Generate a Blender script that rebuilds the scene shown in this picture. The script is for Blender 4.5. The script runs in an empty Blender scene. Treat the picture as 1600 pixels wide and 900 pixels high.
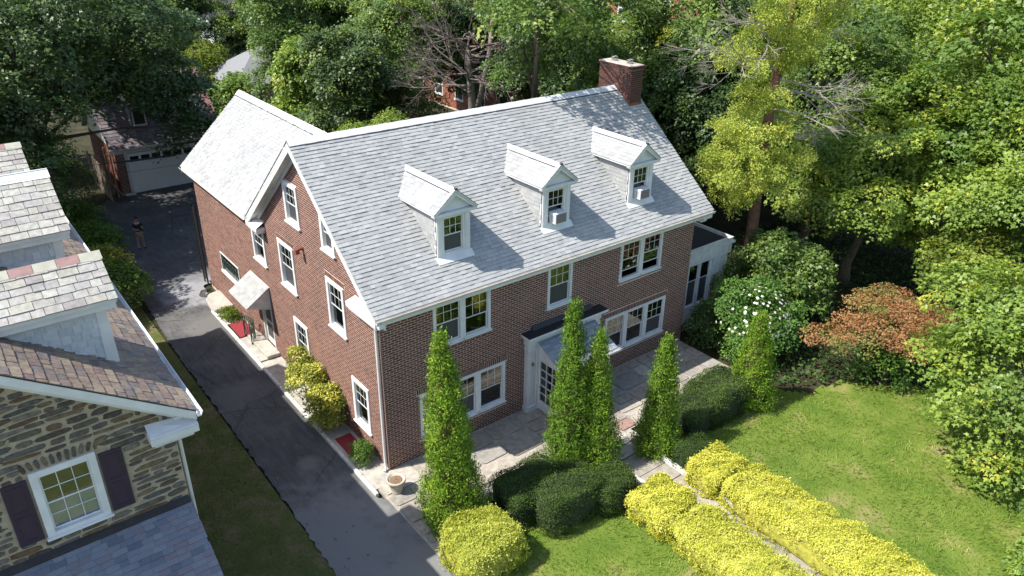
import bpy, math, random
import numpy as np
from mathutils import Vector, Matrix

random.seed(7)
RNG = np.random.default_rng(11)
S = bpy.context.scene
COL = S.collection
R = math.radians

# ------------------------------------------------------------------ camera
cam_d = bpy.data.cameras.new('camera')
cam = bpy.data.objects.new('camera', cam_d); COL.objects.link(cam); S.camera = cam
CP = Vector((-9.4139, -18.315, 17.0097)); YAW, PITCH, ROLL = 0.9009, 0.4655, 0.0148
_f = Vector((math.cos(YAW)*math.cos(PITCH), math.sin(YAW)*math.cos(PITCH), -math.sin(PITCH)))
_r0 = Vector((math.sin(YAW), -math.cos(YAW), 0)); _u0 = _r0.cross(_f)
_r = _r0*math.cos(ROLL) + _u0*math.sin(ROLL); _u = _u0*math.cos(ROLL) - _r0*math.sin(ROLL)
cam.matrix_world = Matrix(((_r.x, _u.x, -_f.x, CP.x), (_r.y, _u.y, -_f.y, CP.y), (_r.z, _u.z, -_f.z, CP.z), (0, 0, 0, 1)))
cam_d.sensor_width = 36; cam_d.lens = 36*1201.68/1600; cam_d.clip_start = .1; cam_d.clip_end = 2000

# ------------------------------------------------------------------ sky, sun, exposure
SUN = Vector((1.49, -.49, -2.1)).normalized()
W = bpy.data.worlds.new('World'); S.world = W; W.use_nodes = True
nt = W.node_tree; nt.nodes.clear()
sky = nt.nodes.new('ShaderNodeTexSky'); sky.sky_type = 'NISHITA'; sky.sun_disc = False
sky.sun_elevation = math.asin(-SUN.z); sky.sun_rotation = math.atan2(-SUN.x, -SUN.y)
sky.air_density = 1.0; sky.dust_density = 1.2; sky.altitude = 100
bg = nt.nodes.new('ShaderNodeBackground'); bg.inputs[1].default_value = .125
wo = nt.nodes.new('ShaderNodeOutputWorld'); nt.links.new(sky.outputs[0], bg.inputs[0]); nt.links.new(bg.outputs[0], wo.inputs[0])
sl = bpy.data.lights.new('sun', 'SUN'); sl.energy = 3.9; sl.angle = R(.53); sl.color = (1, .955, .88)
so = bpy.data.objects.new('sun', sl); COL.objects.link(so); so.location = (-30, 10, 45)
so.rotation_euler = SUN.to_track_quat('-Z', 'Y').to_euler()
S.view_settings.view_transform = 'Standard'; S.view_settings.look = 'None'
S.view_settings.exposure = .98; S.view_settings.gamma = 1; S.view_settings.use_curve_mapping = False
S.render.engine = 'CYCLES'
S.cycles.max_bounces = 6; S.cycles.diffuse_bounces = 3; S.cycles.transmission_bounces = 4; S.cycles.transparent_max_bounces = 8
S.cycles.caustics_reflective = False; S.cycles.caustics_refractive = False
try: S.cycles.use_denoising = True
except Exception: pass

# ------------------------------------------------------------------ materials
def _new(name):
    m = bpy.data.materials.new(name); m.use_nodes = True
    t = m.node_tree; t.nodes.clear()
    out = t.nodes.new('ShaderNodeOutputMaterial'); b = t.nodes.new('ShaderNodeBsdfPrincipled')
    t.links.new(b.outputs[0], out.inputs[0])
    return m, t, b, out
def _noise(t, scale, detail=4, rough=.55, coord='obj', stretch=None):
    if coord == 'world':
        g = t.nodes.new('ShaderNodeNewGeometry'); src = g.outputs['Position']
    else:
        g = t.nodes.new('ShaderNodeTexCoord'); src = g.outputs['Object']
    if stretch:
        mp = t.nodes.new('ShaderNodeMapping'); mp.inputs['Scale'].default_value = stretch
        t.links.new(src, mp.inputs[0]); src = mp.outputs[0]
    n = t.nodes.new('ShaderNodeTexNoise'); n.inputs['Scale'].default_value = scale
    n.inputs['Detail'].default_value = detail; n.inputs['Roughness'].default_value = rough
    t.links.new(src, n.inputs['Vector']); return n
def _ramp(t, src, stops):
    r = t.nodes.new('ShaderNodeValToRGB'); e = r.color_ramp.elements
    while len(e) > 1: e.remove(e[-1])
    e[0].position = stops[0][0]; e[0].color = (*stops[0][1], 1)
    for p, c in stops[1:]:
        k = e.new(p); k.color = (*c, 1)
    t.links.new(src, r.inputs[0]); return r
def _mul(t, a, b, fac=1.0):
    m = t.nodes.new('ShaderNodeMix'); m.data_type = 'RGBA'; m.blend_type = 'MULTIPLY'; m.inputs[0].default_value = fac
    t.links.new(a, m.inputs[6]); t.links.new(b, m.inputs[7]); return m.outputs[2]
def _mix(t, fac, a, b):
    m = t.nodes.new('ShaderNodeMix'); m.data_type = 'RGBA'
    t.links.new(fac, m.inputs[0])
    for v, i in ((a, 6), (b, 7)):
        if isinstance(v, tuple): m.inputs[i].default_value = (*v, 1)
        else: t.links.new(v, m.inputs[i])
    return m.outputs[2]
def _bump(t, b, src, strength, dist=.02):
    k = t.nodes.new('ShaderNodeBump'); k.inputs['Strength'].default_value = strength; k.inputs['Distance'].default_value = dist
    t.links.new(src, k.inputs['Height']); t.links.new(k.outputs[0], b.inputs['Normal'])
def plain(name, col, rough=.6, var=.12, scale=6, bump=.15, bscale=60, metal=0, spec=.5, coord='world', big=.0):
    m, t, b, o = _new(name)
    n = _noise(t, scale, coord=coord)
    lo = tuple(c*(1-var) for c in col); hi = tuple(min(1, c*(1+var)) for c in col)
    r = _ramp(t, n.outputs[0], [(.3, lo), (.7, hi)]); src = r.outputs[0]
    if big:
        n2 = _noise(t, .5, 3, coord='world'); r2 = _ramp(t, n2.outputs[0], [(.35, (1-big,)*3), (.65, (1, 1, 1))]); src = _mul(t, src, r2.outputs[0])
    t.links.new(src, b.inputs['Base Color'])
    b.inputs['Roughness'].default_value = rough; b.inputs['Metallic'].default_value = metal; b.inputs['Specular IOR Level'].default_value = spec
    if bump: _bump(t, b, _noise(t, bscale, 3, coord=coord).outputs[0], bump, .01)
    return m
def varied(name, cols, source='attr', rough=.8, grain=.25, gscale=40, bump=.3, bscale=60, stain=.0, spec=.3):
    """colour per piece: from the point attribute 'tint' or from each object's random number"""
    m, t, b, o = _new(name)
    if source == 'attr':
        a = t.nodes.new('ShaderNodeAttribute'); a.attribute_name = 'tint'; src = a.outputs['Fac']
    else:
        a = t.nodes.new('ShaderNodeObjectInfo'); src = a.outputs['Random']
    n_ = len(cols); r = _ramp(t, src, [((i+.02)/max(1, n_-1) if n_ > 1 else 0, c) for i, c in enumerate(cols)])
    g = _noise(t, gscale, 4, coord='world'); gr = _ramp(t, g.outputs[0], [(.3, (1-grain,)*3), (.7, (1+grain*.3,)*3)])
    c = _mul(t, r.outputs[0], gr.outputs[0])
    if stain:
        s = _noise(t, .6, 4, coord='world'); sr = _ramp(t, s.outputs[0], [(.35, (1-stain,)*3), (.62, (1, 1, 1))]); c = _mul(t, c, sr.outputs[0])
    t.links.new(c, b.inputs['Base Color']); b.inputs['Roughness'].default_value = rough; b.inputs['Specular IOR Level'].default_value = spec
    if bump: _bump(t, b, _noise(t, bscale, 3, coord='world').outputs[0], bump, .01)
    return m
GAIN = dict(maple_leaf=1.8, dark_maple_leaf=1.5, light_maple_leaf=1.75, yellowing_leaf=1.0, conifer_spray=2.9, arborvitae_spray=1.85, yew_needle=2.1, golden_spray=1.15, shrub_leaf=1.7, rose_of_sharon_leaf=1.5, variegated_leaf=1.6, bronze_maple_leaf=1.5, ground_ivy=1.9)
def leafy(name, stops, trans=.3, rough=.58, spec=.22, gain=None):
    gain = gain or GAIN.get(name, 1.0); stops = [(p, tuple(min(.9, v*gain) for v in c)) for p, c in stops]
    m, t, b, o = _new(name)
    a = t.nodes.new('ShaderNodeAttribute'); a.attribute_name = 'tint'
    r = _ramp(t, a.outputs['Fac'], stops)
    oi = t.nodes.new('ShaderNodeObjectInfo'); orr = _ramp(t, oi.outputs['Random'], [(0, (.62, .70, .66)), (.5, (.88, .9, .85)), (1, (1.06, 1.02, .95))])
    c = _mul(t, r.outputs[0], orr.outputs[0])
    t.links.new(c, b.inputs['Base Color']); b.inputs['Roughness'].default_value = rough; b.inputs['Specular IOR Level'].default_value = spec
    tr = t.nodes.new('ShaderNodeBsdfTranslucent'); br = t.nodes.new('ShaderNodeMix'); br.data_type = 'RGBA'; br.blend_type = 'MULTIPLY'; br.inputs[0].default_value = 1
    t.links.new(c, br.inputs[6]); br.inputs[7].default_value = (1.5, 1.6, .6, 1); t.links.new(br.outputs[2], tr.inputs[0])
    mx = t.nodes.new('ShaderNodeMixShader'); mx.inputs[0].default_value = trans
    t.links.new(b.outputs[0], mx.inputs[1]); t.links.new(tr.outputs[0], mx.inputs[2]); t.links.new(mx.outputs[0], o.inputs[0])
    return m
def glass_mat(name, tint=.8, gloss=.16):
    m, t, b, o = _new(name); t.nodes.remove(b)
    tr = t.nodes.new('ShaderNodeBsdfTransparent'); tr.inputs[0].default_value = (tint*.95, tint, tint*.98, 1)
    gl = t.nodes.new('ShaderNodeBsdfGlossy'); gl.inputs['Roughness'].default_value = .03; gl.inputs[0].default_value = (.95, .98, 1, 1)
    fr = t.nodes.new('ShaderNodeFresnel'); fr.inputs[0].default_value = 1.5
    ad = t.nodes.new('ShaderNodeMath'); ad.operation = 'ADD'; ad.inputs[1].default_value = gloss; ad.use_clamp = True; t.links.new(fr.outputs[0], ad.inputs[0])
    mx = t.nodes.new('ShaderNodeMixShader'); t.links.new(ad.outputs[0], mx.inputs[0]); t.links.new(tr.outputs[0], mx.inputs[1]); t.links.new(gl.outputs[0], mx.inputs[2])
    t.links.new(mx.outputs[0], o.inputs[0]); return m

WHITE = plain('white_paint', (.76, .765, .75), .5, .08, 3, .08, 30, big=.14)
WHITE2 = plain('weathered_white', (.68, .68, .65), .55, .14, 4, .1, 30, big=.15)
MORTAR = plain('mortar', (.62, .51, .425), .9, .15, 12, .3, 80)
BRICK_C = [(.115, .042, .031), (.17, .060, .042), (.21, .076, .052), (.13, .05, .038), (.25, .096, .066), (.185, .066, .047)]
BRICK = varied('brick', BRICK_C, 'attr', .85, .35, 30, .3, 80, .25)
BRICK_D = varied('chimney_brick', [(.07, .028, .024), (.11, .042, .034), (.09, .035, .03), (.135, .055, .042)], 'attr', .85, .3, 30, .3, 80)
SH_C = [(.33, .335, .335), (.385, .39, .385), (.415, .42, .41), (.36, .365, .36), (.445, .448, .436), (.40, .405, .395)]
SHINGLE_F = varied('grey_shingle_field', SH_C, 'attr', .9, .22, 45, .4, 90, .1, .2)
SHINGLE_O = varied('grey_shingle', SH_C, 'obj', .9, .22, 45, .4, 90, .1, .2)
RIDGECAP = plain('ridge_cap', (.60, .61, .61), .85, .12, 8, .3, 60)
DARKLINE = plain('ridge_vent_gap', (.06, .06, .07), .8)
SL_C = [(.42, .405, .34), (.50, .485, .41), (.36, .345, .33), (.53, .52, .45), (.41, .385, .365), (.46, .445, .375), (.34, .31, .295), (.48, .46, .41)]
SLATE = varied('weathered_slate', SL_C, 'obj', .75, .3, 9, .35, 40, .15)
SL2_C = [(.26, .20, .155), (.33, .25, .185), (.24, .17, .155), (.31, .245, .185), (.36, .285, .205), (.25, .2, .18), (.2, .185, .18)]
SLATE2 = varied('brown_slate', SL2_C, 'obj', .7, .35, 9, .35, 40, .2)
SLATE3 = varied('garage_slate', [(.13, .12, .14), (.2, .18, .2), (.26, .24, .26), (.17, .12, .13), (.33, .32, .33)], 'attr', .75, .3, 12, .3, 40)
RED_S = plain('red_ridge_slate', (.30, .18, .165), .75, .15, 6, .3, 40)
GRN_S = plain('pale_ridge_slate', (.40, .39, .31), .75, .12, 6, .3, 40)
METAL_W = plain('ridge_metal', (.74, .74, .70), .4, .06, 4, .05)
PORCH = varied('blue_grey_shingle', [(.13, .15, .185), (.18, .20, .245), (.23, .25, .29), (.20, .18, .21), (.205, .22, .25)], 'obj', .9, .25, 50, .4, 90)
VEST = varied('entry_shingle', [(.22, .25, .29), (.28, .31, .35), (.33, .36, .4), (.25, .28, .32)], 'obj', .9, .25, 50, .4, 90)
CHEEK = varied('white_shingle', [(.50, .53, .57), (.57, .60, .63), (.62, .65, .67), (.54, .57, .60)], 'obj', .7, .12, 12, .15, 40)
STONE = varied('schist_stone', [(.085, .08, .074), (.15, .13, .105), (.115, .098, .078), (.20, .15, .09), (.105, .102, .10), (.22, .19, .155), (.17, .105, .055), (.075, .072, .068)], 'obj', .8, .45, 10, .7, 25)
STONE_M = plain('buff_mortar', (.38, .32, .225), .95, .18, 9, .5, 50)
SHUTTER = plain('aubergine_shutter', (.035, .022, .048), .35, .1)
ASPH_R = None
FLAG = varied('flagstone', [(.36, .325, .27), (.45, .405, .34), (.31, .295, .265), (.50, .455, .39), (.40, .335, .285), (.35, .335, .31)], 'obj', .85, .3, 5, .4, 30, .2)
FLAG_R = plain('red_flagstone', (.30, .19, .16), .85, .2, 8, .3, 30)
CONC = plain('concrete', (.45, .42, .37), .9, .2, 3, .4, 40, big=.15)
CURB = plain('white_curb', (.62, .60, .55), .85, .2, 5, .3, 40)
BLACKROOF = plain('black_membrane', (.018, .019, .022), .75, .2, 4, .3, 30)
TAR = plain('dark_flashing', (.035, .033, .033), .6, .2, 4)
COPPER = plain('copper_flashing', (.22, .085, .05), .55, .25, 6, .2, 30, metal=.2)
GLASS = glass_mat('window_glass', .8, .09)
GLASSB = glass_mat('window_glass_pale', .9, .06)
SCREEN = plain('insect_screen', (.055, .06, .065), .5, .1, 20, 0)
BLIND = plain('tan_blind', (.45, .33, .22), .8, .06, 5, .05)
CURTAIN = plain('white_curtain', (.75, .78, .80), .85, .06, 5, .1)
ROOM_DARK = plain('dark_interior', (.05, .048, .045), .9, .1, 3, 0)  # near-black, puts the darkness of unlit rooms into the colour
REDMAT = plain('red_mat', (.25, .028, .035), .95, .2, 25, .5, 150)
POTM = plain('pot_stone', (.45, .41, .33), .85, .2, 6, .4, 40)
SOIL = plain('soil', (.20, .125, .075), .95, .4, 14, .8, 40)
AC_W = plain('ac_case', (.68, .69, .68), .45, .05)
AC_G = plain('ac_grille', (.24, .22, .21), .5, .2, 40)
BARK = plain('bark', (.11, .085, .065), .95, .35, 6, .9, 14)
BARK_R = plain('reddish_bark', (.17, .085, .055), .95, .35, 5, .9, 14)
BARK_G = plain('grey_dead_wood', (.33, .29, .25), .9, .25, 6, .5, 20)
BARK_B = plain('brown_twigs', (.16, .13, .11), .9, .25, 6, .4, 20)
TIN = plain('galvanised', (.30, .31, .32), .4, .15, 8, .1, 30, metal=.6)
BLACK = plain('black_iron', (.012, .012, .013), .5, .1)
GREENM = plain('green_iron', (.05, .09, .065), .6, .3, 20)
WOODF = plain('old_fence_wood', (.16, .12, .095), .9, .3, 5, .5, 25)
GDOOR = plain('garage_door_paint', (.80, .81, .80), .5, .05)

# ------------------------------------------------------------------ object helpers
ORG = {}
def _orig(p): return ORG[p.name] if p is not None else Vector((0, 0, 0))
def _link(o, origin, parent):
    COL.objects.link(o)
    if parent is not None: o.parent = parent
    o.location = Vector(origin) - _orig(parent); ORG[o.name] = Vector(origin)
    return o
def tag(o, label=None, cat=None, group=None, kind=None):
    if label: o['label'] = label
    if cat: o['category'] = cat
    if group: o['group'] = group
    if kind: o['kind'] = kind
    return o
def thing(name, label, cat, loc, group=None):
    o = bpy.data.objects.new(name, None); o.empty_display_size = .3
    _link(o, loc, None); return tag(o, label, cat, group)
class MB:
    def __init__(s, M=None): s.v = []; s.f = []; s.m = []; s.t = []; s.M = M
    def add(s, vs, fs, mi=0, tint=None):
        n = len(s.v)
        if s.M is not None: vs = [s.M @ Vector(v) for v in vs]
        s.v += [tuple(v) for v in vs]
        s.f += [tuple(i+n for i in f) for f in fs]; s.m += [mi]*len(fs)
        s.t += [tint if tint is not None else .5]*len(vs)
        return s
    def box(s, x0, x1, y0, y1, z0, z1, mi=0, tint=None):
        return s.add([(x0, y0, z0), (x1, y0, z0), (x1, y1, z0), (x0, y1, z0), (x0, y0, z1), (x1, y0, z1), (x1, y1, z1), (x0, y1, z1)],
                     [(0, 3, 2, 1), (4, 5, 6, 7), (0, 1, 5, 4), (1, 2, 6, 5), (2, 3, 7, 6), (3, 0, 4, 7)], mi, tint)
    def poly(s, pts, mi=0): return s.add(pts, [tuple(range(len(pts)))], mi)
    def prism(s, pts, d, mi=0):
        n = len(pts); d = Vector(d); a = [Vector(p) for p in pts]; b = [p+d for p in a]
        fs = [tuple(reversed(range(n))), tuple(range(n, 2*n))] + [(i, (i+1) % n, n+(i+1) % n, n+i) for i in range(n)]
        return s.add(a+b, fs, mi)
    def tube(s, path, rad, n=8, mi=0, cap=True):
        path = [Vector(p) for p in path]; k = len(path)
        if not hasattr(rad, '__len__'): rad = [rad]*k
        vs = []; fs = []
        for i, p in enumerate(path):
            d = (path[min(i+1, k-1)] - path[max(i-1, 0)]).normalized()
            a = d.cross(Vector((0, 0, 1)) if abs(d.z) < .9 else Vector((1, 0, 0))).normalized(); b = d.cross(a)
            for j in range(n):
                t = 2*math.pi*j/n; vs.append(p + (a*math.cos(t) + b*math.sin(t))*rad[i])
        for i in range(k-1):
            for j in range(n): fs.append((i*n+j, i*n+(j+1) % n, (i+1)*n+(j+1) % n, (i+1)*n+j))
        if cap: fs += [tuple(reversed(range(n))), tuple(range((k-1)*n, k*n))]
        return s.add(vs, fs, mi)
    def lathe(s, c, prof, n=20, mi=0):
        c = Vector(c); vs = []; fs = []
        for r, z in prof:
            for j in range(n): vs.append(c + Vector((r*math.cos(6.28318*j/n), r*math.sin(6.28318*j/n), z)))
        for i in range(len(prof)-1):
            for j in range(n): fs.append((i*n+j, i*n+(j+1) % n, (i+1)*n+(j+1) % n, (i+1)*n+j))
        fs += [tuple(reversed(range(n))), tuple(range((len(prof)-1)*n, len(prof)*n))]
        return s.add(vs, fs, mi)
    def build(s, name, mats, parent=None, smooth=False, bevel=0, kind=None):
        if not isinstance(mats, (list, tuple)): mats = [mats]
        a = np.array(s.v, dtype=float)
        lo, hi = a.min(0), a.max(0); o0 = Vector(((lo[0]+hi[0])/2, (lo[1]+hi[1])/2, lo[2]))
        me = bpy.data.meshes.new(name); me.from_pydata([Vector(v)-o0 for v in s.v], [], s.f)
        for m in mats: me.materials.append(m)
        me.polygons.foreach_set('material_index', s.m)
        at = me.attributes.new('tint', 'FLOAT', 'POINT'); at.data.foreach_set('value', s.t)
        if smooth: me.polygons.foreach_set('use_smooth', [True]*len(me.polygons))
        me.update()
        o = bpy.data.objects.new(name, me); _link(o, o0, parent)
        if bevel:
            b = o.modifiers.new('bevel', 'BEVEL'); b.width = bevel; b.segments = 1; b.limit_method = 'ANGLE'
        if kind: o['kind'] = kind
        return o
def unit_mesh(name, mb, mat):
    me = bpy.data.meshes.new(name); me.from_pydata(mb.v, [], mb.f); me.materials.append(mat); me.update(); return me
def place(name, me, Mw, parent):
    o = bpy.data.objects.new(name, me); COL.objects.link(o); o.parent = parent
    o.matrix_local = Matrix.Translation(-_orig(parent)) @ Mw; ORG[o.name] = Mw.translation.copy(); return o
def frame(O, U, V, N):
    U, V, N = Vector(U), Vector(V), Vector(N)
    return Matrix(((U.x, V.x, N.x, O[0]), (U.y, V.y, N.y, O[1]), (U.z, V.z, N.z, O[2]), (0, 0, 0, 1)))
_BOX = MB().box(0, 1, 0, 1, 0, 1)
_pane_mesh = {}
def pane(parent, M, u0, u1, v0, v1, n, mat, name='pane'):
    k = mat.name
    if k not in _pane_mesh: _pane_mesh[k] = unit_mesh('pane', _BOX, mat)
    return place(name, _pane_mesh[k], M @ Matrix.Translation((u0, v0, n)) @ Matrix.Diagonal((u1-u0, v1-v0, .006, 1)), parent)

# ------------------------------------------------------------------ walls, bricks, shingles, windows
def clip_poly(pts, poly):
    out = pts
    for i in range(len(poly)):
        a, b = poly[i], poly[(i+1) % len(poly)]; nx, ny = -(b[1]-a[1]), b[0]-a[0]
        ins = lambda p: nx*(p[0]-a[0])+ny*(p[1]-a[1]) >= -1e-9
        res = []
        for j in range(len(out)):
            p, q = out[j], out[(j+1) % len(out)]; ip, iq = ins(p), ins(q)
            if ip: res.append(p)
            if ip != iq:
                dp = nx*(p[0]-a[0])+ny*(p[1]-a[1]); dq = nx*(q[0]-a[0])+ny*(q[1]-a[1]); k = dp/(dp-dq)
                res.append((p[0]+k*(q[0]-p[0]), p[1]+k*(q[1]-p[1])))
        out = res
        if len(out) < 3: return []
    return out
def wall_sheet(mb, M, u0, u1, v0, v1, holes, n, poly=None, mi=0):
    us = sorted({u0, u1} | {h[i] for h in holes for i in (0, 1) if u0 < h[i] < u1})
    vs = sorted({v0, v1} | {h[i] for h in holes for i in (2, 3) if v0 < h[i] < v1})
    mb.M = M
    for a, b in zip(us, us[1:]):
        for c, d in zip(vs, vs[1:]):
            mu, mv = (a+b)/2, (c+d)/2
            if any(h[0] < mu < h[1] and h[2] < mv < h[3] for h in holes): continue
            p = [(a, c), (b, c), (b, d), (a, d)]
            if poly: p = clip_poly(p, poly)
            if p: mb.poly([(x, y, n) for x, y in p], mi)
    mb.M = None
def bricks(mb, M, u0, u1, v0, v1, holes, ch=.084, bl=.245, jn=.021, span=None, soldiers=()):
    """real bricks 28 mm deep, joints recessed behind them"""
    mb.M = M; j = 0; v = v0
    blk = list(holes) + [(s[0], s[1], s[2], s[3]) for s in soldiers]
    rr = random.Random(int(u1*100)+5)
    while v + ch*.9 <= v1:
        a, b = (u0, u1) if span is None else span(v+ch)
        if b-a > .1:
            iv = [(a, b)]
            for h in blk:
                if h[2] < v+ch-.02 and h[3] > v+.02:
                    nv = []
                    for p, q in iv:
                        if h[1] <= p or h[0] >= q: nv.append((p, q)); continue
                        if h[0] > p: nv.append((p, h[0]))
                        if h[1] < q: nv.append((h[1], q))
                    iv = nv
            off = (j % 2)*bl/2
            for p, q in iv:
                k = math.floor((p-off)/bl)
                while off+k*bl < q:
                    x0 = max(p, off+k*bl)+jn/2; x1 = min(q, off+(k+1)*bl)-jn/2; k += 1
                    if x1-x0 < .02: continue
                    d = rr.uniform(0, .004); z0, z1 = v+jn/2, v+ch-jn/2
                    mb.add([(x0, z0, d-.028), (x1, z0, d-.028), (x1, z1, d-.028), (x0, z1, d-.028), (x0, z0, d), (x1, z0, d), (x1, z1, d), (x0, z1, d)],
                           [(4, 5, 6, 7), (0, 1, 5, 4), (1, 2, 6, 5), (2, 3, 7, 6), (3, 0, 4, 7)], 0, rr.random())
        v += ch; j += 1
    for s in soldiers:                        # bricks set on end over an opening
        x = s[0]
        while x < s[1]-.02:
            x1 = min(x+ch, s[1]); d = rr.uniform(0, .004)
            mb.box(x+jn/2, x1-jn/2, s[2]+jn/2, s[3]-jn/2, -.028, d, 0, rr.random()); x += ch
    mb.M = None
def tabs(Wd, L, e, w0, w1, pred=None, seed=1, lap=.03):
    rr = random.Random(seed); out = []; i = 0; s = 0
    while s < L-.02:
        u = -rr.uniform(0, w1)
        while u < Wd:
            w = rr.uniform(w0, w1); a, b = max(0, u), min(Wd, u+w); u += w
            if b-a < .03: continue
            if pred is None or pred((a+b)/2, s+e/2): out.append((a, b, s, min(s+e+lap, L), rr.random(), rr.uniform(.7, 1.3)))
        s += e; i += 1
    return out
# one tab: a wedge, thick at its lower end
_TAB = ([(0, 0, 0), (1, 0, 0), (1, 1, 0), (0, 1, 0), (0, 0, 1), (1, 0, 1), (1, 1, .25), (0, 1, .25)], [(4, 5, 6, 7), (0, 1, 5, 4), (1, 2, 6, 5), (3, 0, 4, 7), (2, 3, 7, 6)])
_tab_mesh = {}
def lay(lst, M, parent, name, mat_o, mat_f=None, th=.02, gap=.004, n_single=10**9, key=None, jit=0):
    """tabs or slates on a roof plane: the nearest as objects of their own, the rest joined"""
    if key: lst = sorted(lst, key=key)
    if mat_o.name not in _tab_mesh: _tab_mesh[mat_o.name] = unit_mesh(name, MB().add(*_TAB), mat_o)
    me = _tab_mesh[mat_o.name]; rr = random.Random(len(lst))
    for a, b, s0, s1, t, k in lst[:n_single]:
        m = M @ Matrix.Translation((a+gap/2, s0 + rr.uniform(-jit, jit), 0)) @ Matrix.Rotation(rr.uniform(-jit, jit), 4, 'Z') @ Matrix.Diagonal((b-a-gap, s1-s0, th*k, 1))
        place(name, me, m, parent)
    rest = lst[n_single:]
    if rest:
        mb = MB(M)
        for a, b, s0, s1, t, k in rest:
            m = Matrix.Translation((a+gap/2, s0, 0)) @ Matrix.Diagonal((b-a-gap, s1-s0, th*k, 1))
            mb.add([m @ Vector(v) for v in _TAB[0]], _TAB[1], 0, t)
        mb.build(name+'_field', mat_f or mat_o, parent, kind='stuff')
def window(parent, M, w, h, nested=False, cas=.11, top=(3, 2), low=(1, 1), low_mat=None, up_mat=None, opened=0, blind=None, curtain=None, split=.5, top_cas=None, proud=.03, sill=True, name='window'):
    """double-hung window; M has its origin at the lower left of the opening, u along, v up, n outward"""
    tc = cas if top_cas is None else top_cas
    f = MB(M)
    f.box(0, cas, 0, h, -.10, proud); f.box(w-cas, w, 0, h, -.10, proud)
    f.box(cas, w-cas, h-tc, h, -.10, proud); f.box(cas, w-cas, 0, cas*.6, -.10, proud)
    if sill: f.box(-.03, w+.03, -.055, .0, -.08, proud+.055)
    fr = f.build('window_frame' if nested else name, WHITE, parent, bevel=.006)
    P = parent if nested else fr
    a, b, c, d = cas, w-cas, cas*.6, h-tc
    mid = c+(d-c)*split; st = .034
    def sash(u0, u1, v0, v1, n, grid, mat):
        m = MB(M)
        m.box(u0, u0+st, v0, v1, n-.03, n); m.box(u1-st, u1, v0, v1, n-.03, n); m.box(u0+st, u1-st, v1-st, v1, n-.03, n); m.box(u0+st, u1-st, v0, v0+st, n-.03, n)
        nx, ny = grid; iu0, iu1, iv0, iv1 = u0+st, u1-st, v0+st, v1-st
        for i in range(1, nx):
            x = iu0+(iu1-iu0)*i/nx; m.box(x-.008, x+.008, iv0, iv1, n-.026, n-.004)
        for j in range(1, ny):
            y = iv0+(iv1-iv0)*j/ny
            for i in range(nx):
                p = iu0+(iu1-iu0)*i/nx+(.012 if i else 0); q = iu0+(iu1-iu0)*(i+1)/nx-(.012 if i < nx-1 else 0)
                m.box(p, q, y-.008, y+.008, n-.026, n-.004)
        m.build('sash', WHITE, P)
        for i in range(nx):
            for j in range(ny):
                pane(P, M, iu0+(iu1-iu0)*i/nx+(.011 if i else 0), iu0+(iu1-iu0)*(i+1)/nx-(.011 if i < nx-1 else 0),
                     iv0+(iv1-iv0)*j/ny+(.011 if j else 0), iv0+(iv1-iv0)*(j+1)/ny-(.011 if j < ny-1 else 0), n-.018, mat)
    sash(a, b, mid-.02, d, -.02, top, up_mat or GLASS)
    o = opened*(mid-c)
    sash(a, b, c+o, mid+.025+o, -.06, low, low_mat or GLASS)
    if blind: pane(P, M, a, b, d-blind*(d-c), d, -.13, BLIND, 'blind')
    if curtain:
        m = MB(M); k = 14; vs = []
        for i in range(k+1):
            x = a+(b-a)*i/k; z = -.105+.01*math.sin(i*2.1)
            vs += [(x, c, z), (x, c+(d-c)*curtain, z)]
        m.add(vs, [(2*i, 2*i+2, 2*i+3, 2*i+1) for i in range(k)]); m.build('curtain', CURTAIN, P)
    return fr

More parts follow.
